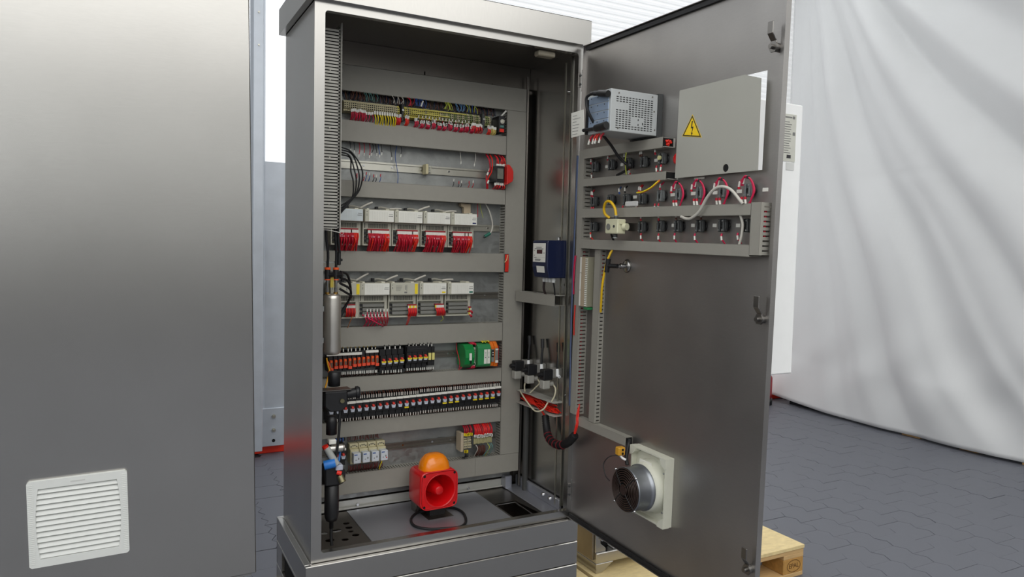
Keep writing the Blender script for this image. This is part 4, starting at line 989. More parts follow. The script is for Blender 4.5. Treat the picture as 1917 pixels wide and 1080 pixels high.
wire('black_tube', 'black tube bundle close to the left wall behind the air tubes', [(-.49, .19, .98), (-.487, .2, 1.1), (-.485, .19, 1.22)], .012, BLACKR)
for k in range(4):
    wire('black_tube', nth(k, 4, 'top', 'bottom') + ' of the black tubes curving behind the tank', [(-.415, .16, 1.05 - k * .022), (-.375 + .004 * k, .2, 1.035 - k * .026), (-.345, .26, .965 - k * .006), (-.35, .29, .92), (-.39, .3, .86 - k * .01)], .0048, BLACKR, 'black tubes curving behind the tank', sub=8)
tag(MB().tube([(-.535, .15, 1.205), (-.48, .125, 1.207), (-.425, .125, 1.198)], .0016, n=6).lathe([(.006, -.001), (.008, 0), (.006, .001)], (-.42, .125, 1.198), 'y', 12).build('cable_tie', PAPER, loc=(-.45, .125, 1.2)), 'thin white tie under the slotted duct at the left', 'cable tie')
tag(MB().box(XL, -.42, .17, .20, 1.083, 1.088).build('wall_bracket', GALV, loc=(-.5, .18, 1.085)), 'thin light bracket behind the air fittings at the left wall', 'bracket')
tag(MB().cyl((XL, .1, 1.0), (XL + .05, .1, 1.0), .007, n=10).build('wall_bolt', CHROME, loc=(XL, .1, 1.0)), 'bright bolt head on the left wall beside the fittings', 'bolt')
# regulator and filter stack
t = thing('pressure_regulator', 'black pressure regulator with knob and gauge under the air tank', 'regulator', (-.455, .08, .6))
MB().lathe([(0, .054), (.019, .054), (.0225, .05), (.0225, .0), (0, 0)], (-.455, .08, .628), n=24).build('knob', BLACK, t)
MB().box(XL, -.395, .06, .115, .612, .6155).build('mount_plate', STEELD, t)
MB().prism([(-.495, .61), (-.41, .61), (-.41, .555), (-.43, .535), (-.475, .535), (-.495, .555)], 'y', .055, .115).build('body', BLACK, t, bevel=.004)
MB().cyl((-.41, .085, .592), (-.372, .08, .597), .018, n=18).cyl((-.372, .08, .597), (-.362, .079, .598), .0235, n=24).build('gauge', BLACK, t)
MB().cyl((-.361, .079, .598), (-.359, .079, .598), .0205, n=24).build('gauge_face', DGREY, t)
MB().cyl((-.432, .054, .575), (-.432, .046, .575), .008, n=12).build('port_plug', mat('dull_brass', (130, 124, 96), .4, .8), t)
t = thing('shutoff_valve', 'black and silver hand valve below the pressure regulator', 'valve', (-.46, .085, .44))
MB().lathe([(0, .07), (.016, .07), (.02, .05), (.02, .0), (0, 0)], (-.462, .085, .445)).build('bonnet', BLACK, t)
MB().box(-.475, -.447, .066, .1, .41, .428).build('white_band', PAPER, t, bevel=.003)
MB().cyl((-.487, .085, .39), (-.42, .085, .39), .0145, n=16).build('silver_body', POLISH, t); MB().cyl((-.42, .085, .39), (-.416, .085, .39), .0185, n=16).build('end_ring', STEELD, t)
MB().cyl((-.47, .085, .36), (-.47, .085, .41), .009, n=10).build('stem', BLACK, t)
wire('black_tube', 'black tube falling past the hand valve to the filter', [(-.435, .07, .55), (-.437, .065, .49), (-.442, .065, .42), (-.448, .07, .36), (-.46, .07, .32)], .005, BLACKR)
wire('blue_tube', 'thin blue air tube beside the filter head', [(-.425, .1, .37), (-.432, .09, .34), (-.445, .085, .315)], .004, LBLUE)
t = thing('air_filter', 'black compressed air filter with clear blue fitting at lower left', 'filter', (-.455, .08, .2))
MB().lathe([(0, .0), (.008, .0), (.008, .025), (.02, .03), (.0255, .045), (.0275, .06), (.0275, .165), (.02, .17), (0, .17)], (-.458, .09, .085), n=12).build('bowl', BLACK, t)
MB().box(XL, -.428, .07, .12, .258, .262).build('mount_plate', STEELD, t)
MB().prism([(-.492, .33), (-.435, .335), (-.412, .305), (-.415, .265), (-.43, .255), (-.49, .255)], 'y', .06, .12).build('head', BLACK, t, bevel=.005)
MB().cyl((-.435, .062, .29), (-.427, .05, .268), .013, n=14).build('silver_port', mat('dull_brass', (130, 124, 96), .4, .8), t)
MB().cyl((-.485, .07, .4), (-.448, .06, .335), .013, n=14).build('clear_fitting', mat('clear_plastic', (170, 172, 168), .2, 0, .05, 30), t)
MB().cyl((-.486, .07, .398), (-.49, .07, .408), .012, n=14).build('release_ring', SCARLET, t)
MB().cyl((-.495, .06, .337), (-.455, .052, .345), .017, n=16).build('blue_collar', LBLUE, t)
MB().box(-.452, -.424, .055, .09, .312, .333).build('label_plate', mat('grey_label_plate', (180, 186, 200), .4), t, bevel=.003)
MB().cyl((-.448, .056, .306), (-.432, .05, .302), .008, n=12).build('red_ring', SCARLET, t)
MB().tube([(-.458, .09, .09), (-.459, .09, .055), (-.457, .085, .02)], .006, n=8).build('drain', BLACKR, t)
wire('yellow_wire', 'yellow wire hanging beside the orange fuse terminals at the left', [(-.415, .36, .69), (-.41, .355, .66), (-.405, .35, .635), (-.415, .345, .6), (-.43, .33, .56)], .0035, mat('amber_wire', (236, 168, 26), .5))
wire('orange_wire', 'orange wire hook beside the leftmost fuse terminal', [(-.408, .36, .675), (-.4, .352, .65), (-.392, .35, .632), (-.402, .35, .625), (-.41, .35, .635)], .003, ORANGE)
wire('blue_tube', 'dark blue tube bundle on the left wall behind the regulator', [(-.5, .2, .72), (-.497, .19, .64), (-.5, .18, .5), (-.5, .17, .38)], .011, mat('dark_blue_tube', (26, 34, 66), .5))
wire('black_tube', 'black tube bundle on the left wall behind the filter', [(-.49, .22, .5), (-.485, .2, .4), (-.49, .18, .3), (-.5, .16, .2)], .014, BLACKR)

# ================================================================== right inner wall
XW = X1 - .003
t = thing('control_box', 'dark blue control unit with small display on the right inner wall', 'control unit', (XW, .125, 1.11))
y0, y1, zt_, zb_ = .062, .19, 1.191, 1.030
MB().prism([(XW, zt_), (.447, zt_), (.443, zt_ - .01), (.443, zb_ + .045), (.455, zb_), (XW, zb_)], 'y', y0, y1).build('housing', NAVY, t, bevel=.003)
f_ = MB().box(.4422, .4432, .078, .184, zt_ - .094, zt_ - .013).build('front_label', PAPER, t)
MB().box(.4412, .4424, .104, .15, zt_ - .058, zt_ - .041).build('display', mat('display_maroon', (74, 36, 38), .25), f_)
b = MB()
for a, c_, z in ((.11, .155, .022), (.095, .17, .03), (.083, .095, .05), (.167, .176, .038), (.167, .176, .062), (.152, .172, .073), (.115, .165, .082), (.12, .165, .087)): b.box(.4416, .4424, a, c_, zt_ - .013 - z * .86, zt_ - .013 - z * .86 + .0028)
b.box(.4416, .4424, .08, .182, zt_ - .074, zt_ - .0735)
b.build('print_lines', INK, f_)
MB().prism([(.4425, 1.08), (.4415, 1.08), (.4455, 1.052), (.4465, 1.052)], 'y', .086, .152).build('rating_label', PAPER, t)
for k in range(4):
    y = .085 + k * .026
    MB().cyl((.49, y, zb_), (.49, y, zb_ - .012), .0095, n=8).cyl((.49, y, zb_ - .012), (.49, y, zb_ - .02), .008, n=12).build('cable_gland', VENTW, t)
for y in (.14,): MB().box(XW - .012, XW - .002, y - .006, y + .006, zt_, zt_ + .016).build('mounting_lug', CHROME, t, bevel=.002)
wire('black_cable', 'thicker dark cable from the blue unit into the wall duct', [(.49, .163, 1.01), (.49, .165, .98), (.5, .165, .952)], .0055, mat('dark_brown_cable', (40, 26, 24), .5))
wire('black_cable', 'thin dark cable from the blue unit into the wall duct', [(.49, .085, 1.01), (.5, .092, .985), (.508, .1, .952)], .0035, BLACKR)
FR[0] = Matrix.Translation((XW - .001, .077, .932)) @ Matrix.Rotation(R(3.6), 4, 'Z')
t = duct('short grey cable duct on the right inner wall under the blue unit', (.0, .315), (-.0225, .0225), (-.06, 0), 'dlw', walls=('lo',), group=None)
MB().box(-.058, -.001, .008, .315, .0205, .0225).build('top_face', mat('duct_grey_lit', (182, 180, 172), .5), t)
MB().prism([(-.058, .0), (-.058, .008), (-.045, .008), (-.043, -.004), (-.02, -.002), (-.001, .0), (-.001, .01), (-.058, .01)][::-1], 'z', .0205, .0222).build('torn_edge', MATS['duct_grey_lit'], t)
MB().cyl((-.03, .2, .0226), (-.03, .2, .0232), .008, n=12).build('knockout', DGREY, t)
FR[0] = Matrix.Identity(4)
for k, (y, lb) in enumerate(((.368, 'rear'), (.247, 'middle'), (.109, 'front'))):
    t = thing('solenoid_valve', lb + ' one of three black and grey solenoid valves on the right inner wall', 'valve', (XW, y, .61), 'solenoid valves on the right wall')
    MB().box(.457, .503, y - .02, y + .02, .585, .631).build('coil', BLACK, t, bevel=.003)
    MB().cyl((.457, y, .608), (.443, y, .608), .011, n=12).cyl((.443, y, .608), (.438, y, .608), .0085, n=6).build('end_nut', BLACK, t)
    MB().box(.505, XW, y - .016, y + .016, .592, .634).build('body', mat('valve_grey', (150, 148, 142), .4, .5, .06, 30), t, bevel=.003)
    MB().box(.456, .492, y - .018, y + .018, .546, .584).build('plug_connector', mat('connector_grey', (164, 162, 154), .45), t, bevel=.004)
    MB().cyl((.492, y, .566), (.512, y, .566), .0115, n=12).build('gland', MATS['connector_grey'], t)
    MB().cyl((.527, y - .02, .60), (.527, y - .014, .632), .008, n=10).cyl((.53, y - .03, .598), (.53, y - .014, .605), .007, n=10).build('white_elbow', WHITE, t)
    b = MB().tube([(.527, y - .015, .63), (.53, y - .012, .67), (.535, y - .008, .71), (.536, y - .004, .735)], .0055, n=8)
    b.build('air_tube', BLACKR, t)
    MB().tube([(.536, y - .006, .705), (.537, y - .003, .725), (.538, y, .745)], .0085, n=8).build('sleeve', BLACK, t)
t = duct('torn open cable duct with red wires low on the right inner wall', (.062, .395), (.428, .488), (.49, XW), 'dlw', walls=(), cover=False, group=None)
for nm_, z, pts in (('upper_lip', .487, [(XW, .062), (.495, .066), (.487, .10), (.492, .14), (.486, .2), (.491, .26), (.485, .33), (.488, .395), (XW, .395)]),
                    ('lower_lip', .429, [(XW, .062), (.497, .062), (.49, .1), (.5, .14), (.515, .17), (.525, .2), (.508, .225), (.492, .25), (.488, .32), (.49, .395), (XW, .395)])):
    MB().prism(pts, 'z', z, z + .0018).build(nm_, MATS['duct_grey_lit'], t)
b = MB()
for k in range(16): b.tube([(rr(.515, .54), .07 + rr(0, .02), rr(.435, .475)), (rr(.5, .53), .15 + rr(-.03, .03), rr(.436, .47)), (rr(.505, .535), .26 + rr(-.03, .03), rr(.436, .475)), (rr(.51, .54), .39, rr(.436, .475))], .0026, n=5, sub=3)
wb = thing('wire_bundle', 'red wires lying in the torn duct on the right inner wall', 'wires', (.525, .2, .45)); b.build('red_wires', [SCARLET], wb, kind='stuff')
b = MB()
for k in range(8): b.tube([(.51, .36 - k * .012, .47), (.5, .3 - k * .01, .45), (.51, .23, .44), (.518, .19 + rr(-.01, .01), .415), (.52, .165, .385)], .0026, n=5, sub=3)
wb = thing('wire_bundle', 'red wires dropping from the torn duct into the corrugated hose', 'wires', (.51, .2, .43)); b.build('red_wires', [SCARLET], wb, kind='stuff')
for k, (y, pts) in enumerate(((.368, [(.512, .368, .566), (.52, .36, .545), (.505, .345, .515), (.5, .33, .49)]), (.247, [(.512, .247, .566), (.524, .24, .545), (.515, .262, .52), (.5, .285, .492)]), (.109, [(.512, .109, .566), (.522, .098, .545), (.515, .092, .515), (.505, .1, .489)]))):
    wire('cream_cable', ('rear', 'middle', 'front')[k] + ' cream cable curving from the solenoid valves to the torn duct', pts, .0035, mat('cream_cable', (214, 206, 178), .5), 'cream valve cables', sub=8)
wire('cream_cable', 'cream cable looping out in front of the torn duct', [(.49, .36, .49), (.475, .3, .475), (.465, .22, .45), (.462, .16, .437), (.475, .12, .452), (.495, .11, .487)], .0035, MATS['cream_cable'], sub=8)
# corrugated hose from the wall duct to the door
t = thing('corrugated_hose', 'black corrugated cable hose sagging from the right inner wall to the door', 'hose', (.52, .12, .33))
path = smooth_path([(.52, .175, .41), (.515, .155, .365), (.505, .12, .33), (.5, .07, .315), (.5, .01, .318), (.505, -.045, .345), (.512, -.085, .385)], 10)
b = MB(); rs = [.0165 + .0018 * (1 if k % 2 else -1) for k in range(len(path))]
b.tube(path, rs, n=14, sm=False); b.build('hose', BLACKR, t)
b = MB()
for k in range(18, 44, 5):
    p, q = path[k], path[k + 1]; b.cyl(p, p + (q - p).normalized() * .003, .0192, n=14)
b.build('red_windings', mat('wine_red', (120, 30, 36), .5), t, kind='stuff')
b = MB()
for k in range(8): b.tube([(.51 + rr(-.006, .006), -.075, .375), (.515 + rr(-.006, .006), -.09, .42), (.52 + rr(-.004, .004), -.085 + rr(-.004, .004), .46), (.535, -.075, .52)], .003, n=5, sub=3)
wb = thing('wire_bundle', 'red wires rising from the hose up the hinge side of the door', 'wires', (.515, -.085, .42)); b.build('red_wires', [SCARLET], wb, kind='stuff')
wire('grey_pipe', 'dark grey pipe standing in the rear right corner below the torn duct', [(.527, .36, .425), (.527, .36, .25), (.527, .36, .012)], .014, mat('pipe_grey', (64, 64, 62), .5), sub=3)

# ================================================================== siren on the cabinet floor
FR[0] = Matrix.Translation((.027, .2, .012)) @ Matrix.Rotation(R(3), 4, 'Z')
t = thing('siren', 'red alarm siren with orange beacon standing on the cabinet floor', 'siren', (0, .08, 0))
def sq(hx, hz, cz, k=4.2, n=40):
    return [(math.copysign(abs(math.cos(2 * PI * i / n)) ** (2 / k), math.cos(2 * PI * i / n)) * hx, cz + math.copysign(abs(math.sin(2 * PI * i / n)) ** (2 / k), math.sin(2 * PI * i / n)) * hz) for i in range(n)]
CZ = .118; prof = [(0.004, .081, .077), (.0, .084, .08), (.02, .085, .081), (.075, .084, .08), (.132, .083, .079), (.142, .077, .074)]
rings = [[(x, y, z) for x, z in sq(hx, hz, CZ, 6.5)] for y, hx, hz in prof]
n = 40; vs = [p for r_ in rings for p in r_]
b = MB().add(vs, [(i * n + k, i * n + (k + 1) % n, (i + 1) * n + (k + 1) % n, (i + 1) * n + k) for i in range(len(rings) - 1) for k in range(n)], 0, True)
b.add(rings[-1], [list(range(n))])
RH = .071
b.holed([(x, z) for x, z in sq(.080, .076, CZ, 6.5)], [circle(.004, CZ - .004, RH, 36)], 'y', .0039, .0041)
b.build('housing', SIGRED, t)
MB().lathe([(RH + .002, -.002), (RH - .001, -.004), (RH - .005, .002), (.062, .02), (.055, .05), (.05, .115), (0, .117)], (.004, .004, CZ - .004), 'y', 36).build('horn', SIGRED, t)
MB().lathe([(.034, .115), (.028, .05), (.0195, .004), (.0175, -.002), (.015, -.004), (0, -.004)], (.0, .006, CZ - .003), 'y', 28).build('centre_plug', SIGRED, t)
for x, z in ((-.069, .066), (.07, .066), (-.069, -.066), (.07, -.066)): MB().cyl((x, .0042, CZ + z), (x, .0026, CZ + z), .0055, n=12).build('screw', HOLE, t)
def dome(cx, cy, cz):
    pr = [(1.0, 0), (.975, .013), (.9, .03), (.76, .046), (.58, .058), (.36, .064), (.15, .0655), (0, .066)]
    vs = []; n = 32
    for s_, h in pr: vs += [(cx + math.copysign(abs(math.cos(2 * PI * k / n)) ** .7, math.cos(2 * PI * k / n)) * .066 * s_, cy + math.copysign(abs(math.sin(2 * PI * k / n)) ** .7, math.sin(2 * PI * k / n)) * .052 * s_, cz + h) for k in range(n)]
    return MB().add(vs, [(i * n + k, i * n + (k + 1) % n, (i + 1) * n + (k + 1) % n, (i + 1) * n + k) for i in range(len(pr) - 1) for k in range(n)], 0, True)
dome(.0, .062, .197).build('beacon_lens', AMBER, t)
MB().lathe([(.0, .0), (.03, 0), (.028, .03), (.014, .05), (0, .052)], (.0, .062, .197), n=20).build('reflector', mat('beacon_core', (250, 160, 30), .3), t)
MB().box(-.07, .07, .008, .118, .192, .1975).build('beacon_base', SIGRED, t, bevel=.002)
b = MB().box(-.052, .062, -.01, .1, 0, .002).box(-.052, .062, .1, .102, 0, .06).box(-.066, -.06, .1, .146, .0, .045)
b.build('bracket', STEELD, t)
MB().box(-.03, .04, .03, .1, .002, .042).build('rear_foot', BLACK, t)
FR[0] = Matrix.Identity(4)
wire('black_cable', 'black siren cable lying in a loop on the cabinet floor', [(.0, .285, .018), (-.047, .278, .016), (-.092, .22, .016), (-.103, .145, .016), (-.062, .092, .016), (.0, .07, .016), (.06, .06, .016), (.104, .1, .016), (.135, .19, .016), (.128, .262, .016), (.08, .3, .018)], .0056, BLACKR, sub=8)
# ================================================================== things on the inside of the open door
FR[0] = MD.copy()
GD = 'grey slotted cable ducts of the door'
dd1 = duct('uppermost short cable duct on the door, under the computer', (.09, .581), (1.525, 1.56), (-.048, -.0005), 'ldw', group=GD)
dd2 = duct('second short cable duct on the door, beside the grey cover plate', (.09, .606), (1.413, 1.441), (-.048, -.0005), 'ldw', group=GD)
duct('long upper cable duct on the door between the two pushbutton rows', (.09, 1.003), (1.287, 1.32), (-.048, -.0005), 'ldw', group=GD)
duct('long lower cable duct on the door under the last pushbutton row', (.09, 1.006), (1.163, 1.197), (-.048, -.0005), 'ldw', group=GD)
duct('short vertical cable duct at the free end of the long door ducts', (1.168, 1.324), (1.006, 1.043), (-.048, -.0005), 'wdl', group=GD, pitch=.0145, tooth=.0095, lip=.012)
duct('vertical cable duct on the lower half of the door', (.462, 1.161), (.17, .208), (-.03, -.0005), 'wdl', group=GD, pitch=.0155, tooth=.0105, lip=.009)
duct('tall cable duct along the hinge edge of the door', (.47, 1.56), (.052, .0885), (-.044, -.0005), 'wdl', group=GD, pitch=.0155, tooth=.0105, lip=.009)
dd3 = duct('horizontal cable duct low on the door above the fan', (.075, .424), (.427, .459), (-.033, -.0005), 'ldw', walls=('lo', 'hi'), group=GD, pitch=.4, tooth=.399)
MB2 = MB
def wb_(label, paths, r, m, name='wire_bundle'):
    p0 = paths[0][0]; t = thing(name, label, 'wires', p0); b = MB()
    for p in paths: b.tube(p, r, n=5, sub=3)
    b.build('wire_strands', m, t, kind='stuff'); return t
for x0, z, lb, sc in ((.581, 1.5425, 'red wire ends stuffed in the open end of the uppermost door duct', 1), ):
    wb_(lb, [[(x0 - .01, -.03 + rr(-.01, .012), z + rr(-.01, .01)), (x0 + .006 + rr(0, .006), -.024 + rr(-.012, .012), z + rr(-.01, .01)), (x0 - .002, -.02, z + rr(-.012, .012))] for k in range(10)], .0035, SCARLET)
for x0, z0, z1, dd in ((.5825, 1.526, 1.559, dd1), (.6075, 1.414, 1.44, dd2)):
    MB().box(x0 + .0005, x0 + .0015, -.0463, -.0025, z0 + .002, z1 - .0015).build('dark_opening', HOLE, dd)
    MB().box(x0 + .001, x0 + .012, -.047, -.006, z0, z0 + .0016).build('lower_tongue', MATS['duct_grey_lit'], dd)
    MB().box(x0 + .001, x0 + .01, -.0022, -.0006, z0, z1).build('base_tongue', MATS['duct_grey_lit'], dd)
MB().box(.4245, .4255, -.03, -.003, .431, .456).build('dark_opening', HOLE, dd3)
wb_('red wires running beside the tall hinge side duct, upper part', [[(.052 + rr(-.004, .006), -.048, .97), (.05 + rr(-.004, .006), -.05, 1.05), (.054 + rr(-.004, .006), -.048, 1.13)] for k in range(7)], .0022, REDW2)
wb_('red wires running beside the tall hinge side duct, lower part', [[(.064 + rr(-.004, .004), -.047, .80), (.066 + rr(-.004, .004), -.05, .86), (.064 + rr(-.004, .004), -.047, .925)] for k in range(4)], .002, SCARLET)
wb_('blue wires running beside the tall hinge side duct', [[(.046 + rr(-.004, .006), -.046, .5), (.044 + rr(-.003, .003), -.05, .9), (.046 + rr(-.004, .004), -.048, 1.54)] for k in range(5)], .003, mat('slate_wire', (84, 98, 130), .5))
b = MB()
tag(wb_('red wires filling the slots of the short vertical door duct', [[(1.018 + k * .004, -.02, 1.215), (1.02 + k * .004, -.024, 1.26), (1.018 + k * .004, -.02, 1.3)] for k in range(5)], .0055, REDW), 'red wires filling the slots of the short vertical door duct', 'wires')
wb_('red wires inside the vertical duct on the lower half of the door', [[(.176 + k * .005, -.014, .95), (.178 + k * .005, -.016, 1.05), (.176 + k * .005, -.014, 1.15)] for k in range(6)], .0036, REDW)
wb_('red wires inside the tall hinge side duct', [[(.06 + k * .005, -.02, .48), (.061 + k * .005, -.022, .8), (.06 + k * .005, -.02, 1.15)] for k in range(5)], .0036, REDW)
# grey computer
u0, u1, nn, z0, z1 = .366, .512, .222, 1.573, 1.717
t = thing('industrial_computer', 'light grey computer box with perforated side on the upper door', 'computer', ((u0 + u1) / 2, 0, z0))
b = MB().box(u0, u1, -nn, -.02, z0, z1); b.build('case', PCBLUE, t, bevel=.0015)
MB().box(u0 - .01, u1 + .004, -.02, -.0006, z0 - .004, z1 + .004).build('mounting_frame', DGREY, t)
b = MB()   # ventilation slots on the side facing the free end; side runs from the door (n=0) to the front
def slot(a, c_, h=.0026, l=.0085): b.box(u1 + .0001, u1 + .0009, a, a + l, c_, c_ + h)
Wn = .2
for r_ in range(15):
    z = z1 - .026 - r_ * .0075
    for k in range(12):
        n_ = -.205 + .0135 * (k + .4)
        if 3 <= r_ <= 5 and k < 4: continue
        if 9 <= r_ <= 12 and 5 <= k <= 8: continue
        slot(n_, z)
for (n_, z, h) in ((-.105, z0 + .045, .006), (-.086, z0 + .032, .008), (-.105, z0 + .028, .006)): b.box(u1 + .0001, u1 + .0009, n_, n_ + .003, z, z + h)
b.build('ventilation_slots', HOLE, t, kind='stuff')
for n_, z in ((-.19, z1 - .012), (-.045, z1 - .01), (-.035, z1 - .06), (-.03, z0 + .02), (-.19, z0 + .012)): MB().cyl((u1 + .0002, n_, z), (u1 + .0014, n_, z), .0028, n=8).build('screw', STEELD, t)
b = MB()
for k in range(4): 
    z = z0 + .018 + k * .0285
    MB().box(u0 + .014, u1 - .012, -nn - .0022, -nn + .0005, z, z + .026).build('slot_plate', mat('slot_plate_blue', (158, 176, 200), .35, .4, .05, 20), t, bevel=.0008)
    for u in (u0 + .03, u0 + .07, u1 - .035): b.cyl((u, -nn - .002, z + .02), (u, -nn - .0032, z + .02), .0022, n=8)
b.build('plate_screws', DGREY, t)
MB().box(u0 + .002, u0 + .012, -nn - .006, -nn, z0, z1 - .02).build('connector_row', BLACK, t)
tag(MB().tube([(.512, -nn - .013, 1.697), (.49, -nn - .014, 1.701), (.465, -nn - .016, 1.705), (.445, -.245, 1.707), (.428, -.248, 1.708)], [.0115] * 14 + [.009] * 6 + [.007] * 6, n=12).build('mains_plug', BLACK, loc=(.45, -nn - .02, 1.7)), 'black mains plug at the top front of the grey computer', 'plug')
wire('power_cable', 'black power cable hanging from the computer plug down over the door duct', [(.43, -.248, 1.708), (.405, -.25, 1.70), (.401, -.25, 1.682), (.407, -.245, 1.651), (.410, -.22, 1.612), (.394, -.17, 1.577), (.378, -.12, 1.545), (.376, -.085, 1.509), (.385, -.06, 1.485), (.405, -.05, 1.473)], .0052, BLACKR, sub=8)
wire('power_cable', 'short black cable piece lying diagonally between the upper door ducts', [(.416, -.05, 1.472), (.39, -.048, 1.464), (.368, -.045, 1.457), (.315, -.042, 1.445)], .0052, BLACKR, sub=6)
tag(MB().tube([(.362, -nn - .01, 1.59), (.41, -nn - .012, 1.588), (.455, -nn - .014, 1.588), (.51, -nn - .014, 1.592)], [.0065] * 11 + [.0125] * 9, n=12).build('cable_plug', BLACK, loc=(.43, -nn - .02, 1.585)), 'black round plug under the front of the grey computer', 'plug')
for k, (u, c_) in enumerate(((.385, REDW), (.41, SCARLET), (.425, SCARLET), (.45, REDW))):
    t = thing('loose_wire', nth(k, 4) + ' short red wire with white sleeve under the grey computer', 'wire', (u, -nn, 1.57), 'short red wires under the computer')
    MB().tube([(u + .01, -nn + .012, 1.572), (u + .003, -nn + .006, 1.562), (u, -nn + .004, 1.55)], .004, n=6).build('conductor', c_, t)
    MB().cyl((u, -nn + .004, 1.556), (u - .003, -nn, 1.538), .0036, n=8).build('marker_sleeve', PAPER, t)
t = thing('wiring_card', 'white card with faint print standing at the hinge edge left of the computer', 'card', (.145, -.12, 1.65))
MB().prism([(.1, 1.697), (.188, 1.70), (.199, 1.603), (.107, 1.60)], 'y', -.1215, -.12).build('sheet', PAPER, t)
b = MB()
for k in range(7): b.box(.115, .135 + rr(0, .04), -.1222, -.1216, 1.61 + k * .012, 1.6115 + k * .012)
b.build('print_lines', INK, t)
MB().box(.12, .16, -.12, -.045, 1.62, 1.623).build('holder', GALV, t)
# cover plate over the cut-out with the hazard sign
t = thing('cover_plate', 'large grey cover plate with hazard triangle over the door cut-out', 'cover plate', (.8, -.025, 1.417))
MB().holed([(.630, 1.417), (1.002, 1.420), (.996, 1.692), (.93, 1.7135), (.634, 1.7125)], [circle(.869, 1.436, .0125, 20)], 'y', -.027, -.025).build('plate', COVERG, t)
MB().cyl((.869, -.025, 1.436), (.869, -.0245, 1.436), .0135, n=20).build('cable_hole', HOLE, t)
MB().box(.93, .995, -.0285, -.0272, 1.7085, 1.711).build('edge_glint', WHITE, t) if 0 else None
for u in (.66, .95):
    for z in (1.445, 1.68): MB().cyl((u, -.025, z), (u, -.0003, z), .004, n=8).build('spacer', CHROME, t)
s_ = MB().prism([(.7045, 1.6235), (.6575, 1.5565), (.754, 1.5425)], 'y', -.0276, -.0271).build('hazard_triangle', HAZY, t, label='yellow high voltage warning triangle')
def tri(s, cx=.7055, cz=1.5742): return [(cx + (x - cx) * s, cz + (z - cz) * s) for x, z in ((.7045, 1.6235), (.6575, 1.5565), (.754, 1.5425))]
MB().holed(tri(.94), [tri(.80)], 'y', -.0280, -.0277).build('triangle_border', BLACK, s_)
MB().prism([(.7035, 1.602), (.7085, 1.602), (.7055, 1.583), (.7125, 1.5825), (.7065, 1.562), (.7105, 1.563), (.705, 1.554), (.7015, 1.565), (.7045, 1.5635), (.7075, 1.5775), (.7005, 1.578)][::-1], 'y', -.0280, -.0277).build('lightning_bolt', BLACK, s_)
tag(MB().box(.70, .75, -.0035, -.0032, 1.4105, 1.417).build('white_sticker', PAPER, loc=(.72, -.003, 1.412)), 'small white sticker under the lower left corner of the cover plate', 'sticker')
t = thing('emergency_stop', 'red mushroom button edge showing left of the grey cover plate', 'button', (.594, -.002, 1.485))
MB().lathe([(0, -.02), (.014, -.02), (.02, -.016), (.021, -.008), (.016, -.001), (0, -.001)], (.623, 0, 1.485), 'y', 24).build('mushroom', SIGRED, t)
MB().lathe([(.0, -.0006), (.024, -.0006), (.024, -.0002), (0, -.0002)], (.623, 0, 1.485), 'y', 20).build('collar', DGREY, t)
# pushbutton contact blocks
def contact(u, z, label, dark, loops, group):
    t = thing('contact_block', label, 'switch block', (u, 0, z), group)
    m1 = DGREY if dark else mat('contact_grey', (104, 108, 108), .45, 0, .12, 50)
    MB().cyl((u + .002, -.0004, z), (u + .002, -.007, z), .0155, n=20).build('lock_ring', BLACK, t)
    MB().prism([(u - .011, z - .02), (u + .011, z - .02), (u + .014, z - .008), (u + .014, z + .008), (u + .011, z + .021), (u - .011, z + .021), (u - .014, z + .008), (u - .014, z - .008)], 'y', -.019, -.007).build('housing', m1, t, bevel=.002)
    MB().box(u - .0125, u - .0045, -.027, -.019, z - .021, z + .02).build('contact_element', m1, t, bevel=.002)
    MB().box(u + .0045, u + .0125, -.026, -.019, z - .02, z + .021).build('contact_element', m1, t, bevel=.002)
    MB().cyl((u, -.019, z), (u, -.0235, z), .0064, n=14).build('plunger_hole', HOLE, t)
    b = MB()
    for s in (-1, 1):
        for q in (-1, 1): b.cyl((u + s * .0085, -.0255, z + q * .0145), (u + s * .0085, -.0287, z + q * .0145), .0026, n=8)
    b.build('terminal_screws', GALV, t)
    return t
def tail(u, z, up, label, m=REDW, dx=0, ln=.024, group=None, n=-.026):
    u -= .024; z += .005 if up else -.005
    t = thing('loose_wire', label, 'wire', (u, n, z), group)
    s = 1 if up else -1
    MB().cyl((u, n, z + s * .008), (u + dx * .45, n, z + s * .021), .0032, n=8).build('marker_sleeve', PAPER, t)
    MB().tube([(u, n + .002, z), (u, n, z + s * .008)], .0034, n=6, sm=False).tube([(u + dx * .45, n, z + s * .021), (u + dx * .8, n + .003, z + s * (ln + .006)), (u + dx, n + .012, z + s * (ln + .016))], .0026, n=6).build('conductor', m, t)
    return t
def tab(u, z, label, w_=.022): 
    t = tag(MB().box(u - w_ / 2, u + w_ / 2, -.0015, -.0003, z - .0055, z + .0055).build('name_tab', PAPER, loc=(u, 0, z)), label, 'label')
    return t
ra = [(.13, 1.491), (.242, 1.491), (.352, 1.488), (.443, 1.487), (.547, 1.491)]
for k, (u, z) in enumerate(ra):
    contact(u, z, nth(k, 5, 'hinge-side', 'plate-side') .replace('most', ' end') + ' dark contact block of the top pushbutton row on the door', True, 0, 'contact blocks of the top row')
for k, u in enumerate((.186, .288, .492, .596)): tab(u - .0, 1.489 + .001 * k, ('first', 'second', 'third', 'last')[k] + ' white name tab of the top pushbutton row', .018)
